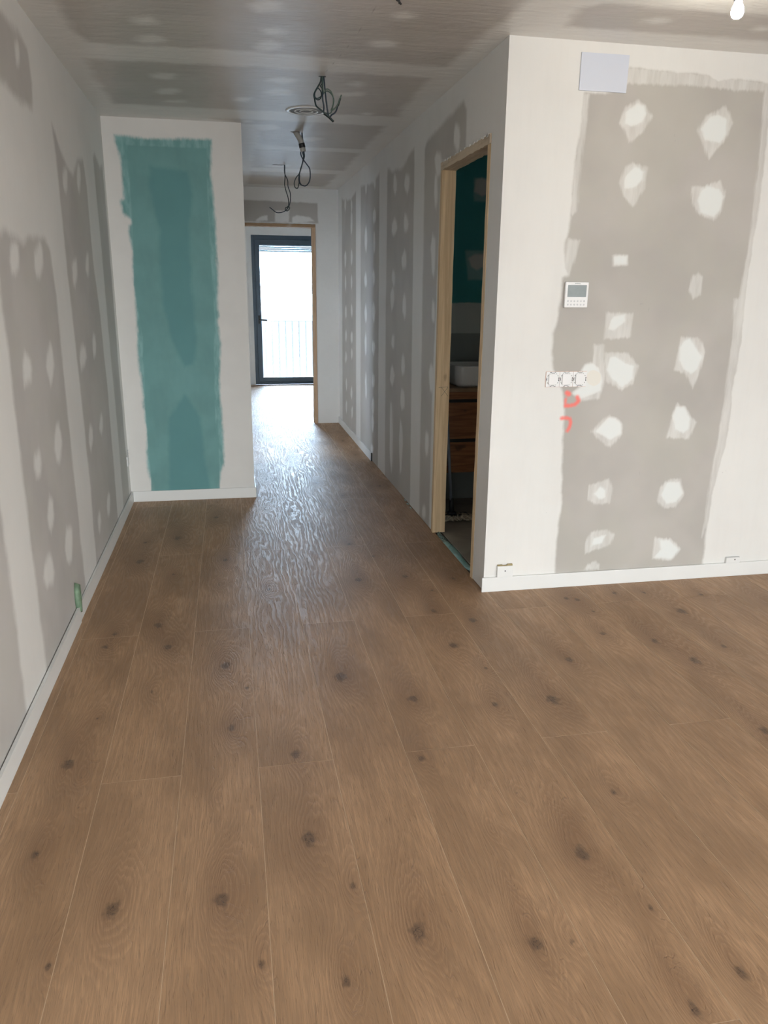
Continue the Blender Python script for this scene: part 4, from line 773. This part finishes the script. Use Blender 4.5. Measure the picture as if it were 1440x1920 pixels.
bs = tag(empty('wash_basin', (1.76, 5.32, .903)), 'white rounded rectangular basin on the wooden vanity countertop', 'basin')
bm = bmesh.new(); rings = []
for z, ins, rad in ((.903, .022, .05), (.925, .008, .06), (.98, .002, .062), (1.035, 0, .062), (1.043, .001, .062), (1.045, .004, .06), (1.043, .009, .055), (1.03, .012, .052), (.96, .018, .05), (.925, .04, .05), (.918, .10, .05)):
    rings.append([bm.verts.new((x, y, z)) for x, y in round_rect(1.515+ins, 2.01-ins, 5.135+ins, 5.515-ins, rad)])
for a, b in zip(rings[:-1], rings[1:]):
    for k in range(len(a)): bm.faces.new((a[k], a[(k+1) % len(a)], b[(k+1) % len(b)], b[k]))
bm.faces.new(rings[0][::-1]); bm.faces.new(rings[-1])
build('bowl', bm, M['ceramic'], bs, smooth=True)
fa = tag(empty('basin_faucet', (1.84, 5.53, .903)), 'slim black basin faucet behind the white basin', 'faucet')
bm = bmesh.new(); lathe(bm, [(.024, 0), (.024, .006), (.012, .012), (.012, .285), (.010, .29)], (1.84, 5.53, .903), seg=20); build('column', bm, M['blk'], fa, True)
bm = bmesh.new(); tube(bm, smooth_path([(1.84, 5.53, 1.165), (1.84, 5.46, 1.175), (1.84, 5.40, 1.165), (1.84, 5.395, 1.145)]), .009, 12); build('spout', bm, M['blk'], fa, True)
bm = bmesh.new(); tube(bm, [(1.84, 5.53, 1.19), (1.84, 5.50, 1.215)], .006, 10); build('lever', bm, M['blk'], fa, True)

mp = tag(empty('floor_mop', (1.50, 4.95, 0)), 'mop with dark handle and beige fringe on the bathroom floor', 'mop')
hb = Vector((1.475, 5.02, .10)); ht = Vector((1.375, 4.96, 1.15))
bm = bmesh.new(); tube(bm, [hb+(ht-hb)*t for t in (0, .3, .6, 1)], .011, 14); build('handle', bm, M['steel'], mp, True)
bm = bmesh.new(); tube(bm, [(1.480, 5.02, .04), (1.477, 5.02, .09), (1.474, 5.02, .15)], [.020, .017, .014], 14)
box(bm, 1.45, 1.51, 5.00, 5.04, .034, .05, .004); build('joint', bm, M['blk'], mp, True)
bm = bmesh.new(); box(bm, 1.385, 1.60, 4.975, 5.065, .022, .034, .004); build('plate', bm, M['blk'], mp)
# fringe: a lumpy pad of looped strands
bm = bmesh.new(); rr = random.Random(4)
cx, cy = 1.500, 5.00
for i in range(170):
    a = rr.uniform(0, 2*math.pi); L = rr.uniform(.09, .155); L2 = L*(1.0 if abs(math.cos(a)) > .5 else .72)
    r0 = rr.uniform(.0, .05)
    x0, y0 = cx+r0*math.cos(a), cy+.01+r0*math.sin(a)*.5
    x1, y1 = cx+L2*math.cos(a), cy+L2*.62*math.sin(a)
    x1 = max(x1, 1.372); x0 = max(x0, 1.372)
    mx_, my_ = (x0+x1)/2+rr.uniform(-.02, .02), (y0+y1)/2+rr.uniform(-.02, .02)
    z = rr.uniform(.010, .020)
    tube(bm, smooth_path([(x0, y0, z), (max(mx_, 1.372), my_, rr.uniform(.016, .034)), (x1, y1, rr.uniform(.007, .014))], 3), rr.uniform(.005, .0075), 6)
build('fringe', bm, M['mop_fibre'], mp, True)

# ---------------------------------------------------------------- underlay showing in the gaps
def strip(y0, y1, x0, x1, amp, seed, label, group=None):
    rr = random.Random(seed); ny = 60; nx = 6; bm = bmesh.new(); rows = []
    for i in range(ny+1):
        t = i/ny; y = y0+(y1-y0)*t; w = math.sin(math.pi*min(1, max(0, t*1.0)))**.35
        row = []
        for k in range(nx+1):
            s_ = k/nx; x = x0+(x1-x0)*(.5+(s_-.5)*(w*.9+.1))+math.sin(t*14+seed)*.003
            row.append(bm.verts.new((x, y, -.009+amp*(math.sin(math.pi*s_)*(.6+.4*math.sin(t*19+seed*2)))+rr.uniform(-.0012, .0012))))
        rows.append(row)
    for i in range(ny):
        for k in range(nx): bm.faces.new((rows[i][k], rows[i+1][k], rows[i+1][k+1], rows[i][k+1]))
    o = build('underlay_film', bm, M['film'], smooth=True)
    m_ = o.modifiers.new('thickness', 'SOLIDIFY'); m_.thickness = .001
    return tag(o, label, 'underlay', group)
strip(4.00, 4.735, XR+.008, XR+.064, .014, 1, 'crumpled turquoise underlay strip across the bathroom doorway')
strip(5.28, 5.60, XR-.016, XR+.004, .014, 2, 'small turquoise underlay sliver at the foot of the corridor wall')

# ---------------------------------------------------------------- things on the front wall
# cover sheet near the ceiling
bm = bmesh.new()
co_ = [(1.610, 2.419), (1.841, 2.419), (1.843, 2.574), (1.611, 2.573)]
vs = [bm.verts.new((x, YF-.001, z)) for x, z in co_]+[bm.verts.new((x, YF-.006, z)) for x, z in co_]
bm.faces.new(vs[:4]); bm.faces.new(vs[4:][::-1])
for i in range(4): bm.faces.new((vs[i], vs[(i+1) % 4], vs[4+(i+1) % 4], vs[4+i]))
tag(build('wall_cover', bm, M['paper']), 'pale blue rectangular cover high on the patched front wall', 'cover')
# thermostat
th = tag(empty('thermostat', (1.667, YF, 1.523)), 'white square wall thermostat with grey screen and small keys', 'thermostat')
x0, x1, z0, z1 = 1.608, 1.728, 1.464, 1.584
bm = bmesh.new(); box(bm, x0, x1, YF-.017, YF-.001, z0, z1, .004, seg=3); build('housing', bm, M['white_plastic'], th)
bm = bmesh.new(); box(bm, x0+.012, x1-.011, YF-.0178, YF-.0165, z1-.070, z1-.014, .0004); o = build('screen', bm, M['lcd'], th)
for r_ in range(2):
    for c_ in range(6):
        bm = bmesh.new(); lathe(bm, [(.0044, 0), (.0044, -.001), (.003, -.0014)], (x0+.017+c_*.0168, YF-.0168, z0+.031-r_*.0165), 'Y', 16)
        build('key', bm, M['key'], th)
bm = bmesh.new()
for k, w in enumerate((.004, .003, .004, .003, .003, .003)): box(bm, x0+.048+k*.0048, x0+.048+k*.0048+w, YF-.0174, YF-.0169, z1-.0085-k*.0002, z1-.0052-k*.0002)
build('maker_mark', bm, M['lcd'], th)
# three bare switch inserts
def switch(cx, label):
    cz = 1.117; r = tag(empty('switch_insert', (cx, YF, cz)), label, 'switch', 'bare switch inserts in a row')
    bm = bmesh.new(); box(bm, cx-.0362, cx+.0362, YF-.003, YF-.0005, cz-.0390, cz+.0382, .001); o = build('back_box', bm, M['orange'], r); o['label'] = 'orange rim of the back box'
    bm = bmesh.new(); box(bm, cx-.0357, cx+.0357, YF-.006, YF-.003, cz-.0380, cz+.0375, .0015); pl = build('mounting_plate', bm, M['white_plastic'], r)
    bm = bmesh.new()
    for k in range(8):                      # dark octagonal gap around the rocker, broken by lugs
        a0 = math.radians(k*45-22.5+5); a1 = math.radians(k*45+22.5-5)
        if k % 4 == 0 and cx > 5: continue
        R0, R1 = .0315, .0338
        p = [(R0*math.cos(a0), R0*math.sin(a0)), (R0*math.cos(a1), R0*math.sin(a1)), (R1*math.cos(a1), R1*math.sin(a1)), (R1*math.cos(a0), R1*math.sin(a0))]
        vs = [bm.verts.new((cx+u, YF-.0062, cz+v)) for u, v in p]+[bm.verts.new((cx+u, YF-.0055, cz+v)) for u, v in p]
        bm.faces.new(vs[:4]); bm.faces.new(vs[4:][::-1])
        for i in range(4): bm.faces.new((vs[i], vs[(i+1) % 4], vs[4+(i+1) % 4], vs[4+i]))
    for dx, dz, w, h in ((-.012, .0345, .010, .002), (.012, .0345, .006, .002), (-.010, -.035, .008, .002), (.012, -.035, .010, .002), (.0325, .006, .003, .006), (.0325, -.006, .003, .006), (-.033, 0, .002, .010)):
        box(bm, cx+dx-w/2, cx+dx+w/2, YF-.0063, YF-.0058, cz+dz-h/2, cz+dz+h/2)
    build('slots', bm, M['blk'], pl)
    bm = bmesh.new(); box(bm, cx-.0235, cx+.0225, YF-.013, YF-.006, cz-.0265, cz+.0265, .0025, seg=3); build('rocker', bm, M['white_plastic'], r)
for k, lb in enumerate(('white bare switch insert, leftmost of the three in the row', 'white bare switch insert, middle one of the three in the row', 'white bare switch insert, rightmost of the three, beside the filled box')):
    switch(1.579+k*.0722, lb)
# two small white covers with a screw above the baseboard
def cable_cover(x0, x1, z1, label, lid):
    r = tag(empty('cable_cover', ((x0+x1)/2, YF, .08)), label, 'cable cover', 'screwed covers above the front baseboard')
    bm = bmesh.new(); box(bm, x0, x1, YF-.016, YF-.001, .0805, z1, .002); build('cover', bm, M['white_trim'], r)
    bm = bmesh.new(); lathe(bm, [(.0035, 0), (.0035, -.0012), (.0015, -.0016)], ((x0+x1)/2+(.0 if lid else .01), YF-.016, (.0805+z1)/2+.004), 'Y', 14); build('screw', bm, M['blk'], r)
    bm = bmesh.new()
    if lid:
        box(bm, x0+.002, x0+.030, YF-.012, YF-.0012, z1, z1+.006, .001); box(bm, x0+.030, x0+.055, YF-.013, YF-.0012, z1, z1+.003, .0005); box(bm, x0+.055, x1-.002, YF-.012, YF-.0012, z1, z1+.009, .001)
        o = build('broken_lug', bm, M['tan'], r)
    else:
        box(bm, x0+.001, x1-.001, YF-.013, YF-.0012, z1, z1+.0015, .0004); o = build('top_edge', bm, M['grey_plastic'], r)
cable_cover(1.338, 1.424, .142, 'small white screwed cover with tan lugs above the baseboard by the wall corner', True)
cable_cover(2.686, 2.772, .112, 'small white screwed cover peeking over the baseboard at the right edge', False)

# green tape on the left wall by the baseboard joint, and a small socket near the partition
bm = bmesh.new(); rr = random.Random(2); rings = []
prof = [(3.600, .040), (3.632, .018), (3.660, .055), (3.668, .120), (3.650, .165), (3.618, .180), (3.596, .150), (3.590, .090)]
prof = [(y, z+.02) for y, z in prof]
c = Vector((XL+.016, 3.63, .11))
ra = [bm.verts.new((XL+.001, y, z)) for y, z in prof]
rb = [bm.verts.new((XL+.019+rr.uniform(-.004, .003), 3.63+(y-3.63)*.85, .11+(z-.11)*.9)) for y, z in prof]
rc = bm.verts.new((XL+.024, 3.632, .115))
for i in range(len(prof)):
    k = (i+1) % len(prof); bm.faces.new((ra[i], ra[k], rb[k], rb[i])); bm.faces.new((rb[i], rb[k], rc))
bm.faces.new(ra[::-1])
tag(build('tape_wad', bm, M['green_tape'], smooth=True), 'crumpled green tape lump on the left wall at the baseboard joint', 'tape')
so = tag(empty('wall_socket', (XL, 5.75, .34)), 'tiny white cable outlet low on the left wall beside the partition', 'outlet')
bm = bmesh.new(); box(bm, XL+.001, XL+.010, 5.715, 5.785, .295, .365, .003); build('plate', bm, M['white_plastic'], so)
bm = bmesh.new(); tube(bm, smooth_path([(XL+.004, 5.745, .365), (XL+.012, 5.742, .385), (XL+.008, 5.752, .405), (XL+.015, 5.74, .412)]), .003, 6); build('cable_end', bm, M['grey_plastic'], so)

# ---------------------------------------------------------------- ceiling: vent and hanging cables
vc = (.541, 5.362); R0 = .131
vt = tag(empty('ceiling_vent', (vc[0], vc[1], H)), 'round white ceiling vent with concentric rings behind the first cables', 'vent')
bm = bmesh.new(); lathe(bm, [(R0, 0), (R0, -.002), (R0-.004, -.005), (R0-.022, -.006), (R0-.028, -.003), (R0-.034, -.001)], (vc[0], vc[1], H-.0005), seg=56); 
build('rim', bm, M['gloss_white'], vt, True)
bm = bmesh.new(); lathe(bm, [(R0-.028, -.001), (R0-.028, -.0035), (.001, -.0035)], (vc[0], vc[1], H-.0005), seg=48)
build('cavity', bm, plain('vent_shadow_grey', (.22, .225, .23), .6), vt)
for r1 in (.074, .044):
    bm = bmesh.new(); lathe(bm, [(r1, -.003), (r1+.001, -.006), (r1-.001, -.007), (r1-.006, -.006), (r1-.008, -.003)], (vc[0], vc[1], H-.0005), seg=44); build('ring', bm, M['gloss_white'], vt, True)

def wires(root, strands, radii, mats, seed, dz=.012, tip=.0):
    rr = random.Random(seed)
    for i, s_ in enumerate(strands):
        ph = rr.uniform(0, 6); k = rr.choice((-1, 1)); n = len(s_)
        pts = []
        for a, p in enumerate(s_):
            t = a/max(1, n-1)
            pts.append((p[0], p[1]+dz*math.sin(ph+t*5.0)*min(1, t*4), min(p[2], H-.0005) if a else H+.012))
        bm = bmesh.new(); tube(bm, smooth_path(pts, 6), radii[i % len(radii)], 8)
        w = build('wire', bm, mats[i % len(mats)], root, True)
def slot(root, cx, cy, w, d, seed):
    rr = random.Random(seed); bm = bmesh.new(); n = 12; top = []; bot = []
    for k in range(n):
        t = 2*math.pi*k/n; q_ = 1+rr.uniform(-.25, .25)
        bot.append(bm.verts.new((cx+w*math.cos(t)*q_, cy+d*math.sin(t)*q_, H-.0015))); top.append(bm.verts.new((cx+w*math.cos(t)*q_, cy+d*math.sin(t)*q_, H+.002)))
    bm.faces.new(bot)
    for k in range(n): bm.faces.new((bot[k], bot[(k+1) % n], top[(k+1) % n], top[k]))
    build('ragged_hole_shade', bm, M['dark_gap'], root)  # dark patch on the ceiling paints the shade inside a hole
g = 'bare cables hanging from the ceiling'
w = tag(empty('hanging_cable', (.545, 4.532, H)), 'coiled dark green cable loops hanging from the ceiling, nearest the vent', 'cable', g)
wires(w, D['w1'], (.0042, .0040, .0028, .0030, .0034, .0040), (M['wire_dark'], M['wire_blue'], M['wire_dark'], M['wire_green'], M['wire_green'], M['wire_blue']), 1, .02)
slot(w, .545, 4.532, .020, .012, 1)
bm = bmesh.new(); tube(bm, D['w1'][0][-3:], .0052, 8); build('black_sheath', bm, M['blk'], w, True)
bm = bmesh.new(); tube(bm, [(p[0], p[1]-.004, p[2]) for p in D['w1'][5][-2:]], .0054, 8); build('black_sheath', bm, M['blk'], w, True)
w = tag(empty('hanging_cable', (.54, 6.068, H)), 'grey conduit with black tape and thin cable loops hanging from the ceiling', 'cable', g)
cp = smooth_path(D['w2c'], 5); cp[0] = Vector((cp[0][0], cp[0][1], H+.01))
bm = bmesh.new(); tube(bm, cp, [.020+.0012*math.sin(i*2.6) for i in range(len(cp))], 16); build('conduit', bm, M['conduit'], w, True)
cseg = [p for p in cp if True]; n = len(cseg)
bm = bmesh.new(); tube(bm, cseg[int(n*.58):int(n*.58)+5], .0225, 16); build('tape_band', bm, M['blk'], w, True)
wires(w, [[(p[0], p[1], p[2]) for p in s_] for s_ in [[(D['w2c'][-2])]+list(q) for q in D['w2']]], (.0042, .0034, .0034), (M['wire_blue'], M['wire_dark'], M['wire_blue']), 3, .015)
slot(w, .530, 6.06, .036, .022, 3)
w = tag(empty('hanging_cable', (.53, 7.595, H)), 'knotted thin black cable hanging from a slot, farthest down the corridor', 'cable', g)
wires(w, D['w3'], (.0040, .0040), (M['wire_dark'], M['wire_blue']), 5, .02)
slot(w, .50, 7.60, .050, .014, 5)
w = tag(empty('hanging_cable', (.70, 3.36, H)), 'tip of a dark cable poking down at the top edge of the photo', 'cable', g)
wires(w, D['w4'], (.0035, .0035), (M['blk'], M['wire_dark']), 7, .004)

# bare lit bulb
lb = tag(empty('light_bulb', (1.845, 2.863, H)), 'lit bare bulb hanging from the ceiling in front of the patched wall', 'light bulb')
bx, by = 1.845, 2.863
bm = bmesh.new(); tube(bm, [(bx+.012, by, H+.01), (bx+.004, by, H-.02), (bx, by, H-.05)], .004, 8); build('cable', bm, M['blk'], lb, True)
bm = bmesh.new(); lathe(bm, [(.012, H-.035), (.016, H-.042), (.017, H-.075), (.014, H-.078)], (bx, by, 0), seg=20); build('socket', bm, M['blk'], lb, True)
bm = bmesh.new(); lathe(bm, [(.011, H-.076), (.015, H-.086), (.021, H-.100), (.0225, H-.112), (.019, H-.124), (.011, H-.131), (.003, H-.133)], (bx, by, 0), seg=28); build('bulb', bm, M['glow'], lb, True)
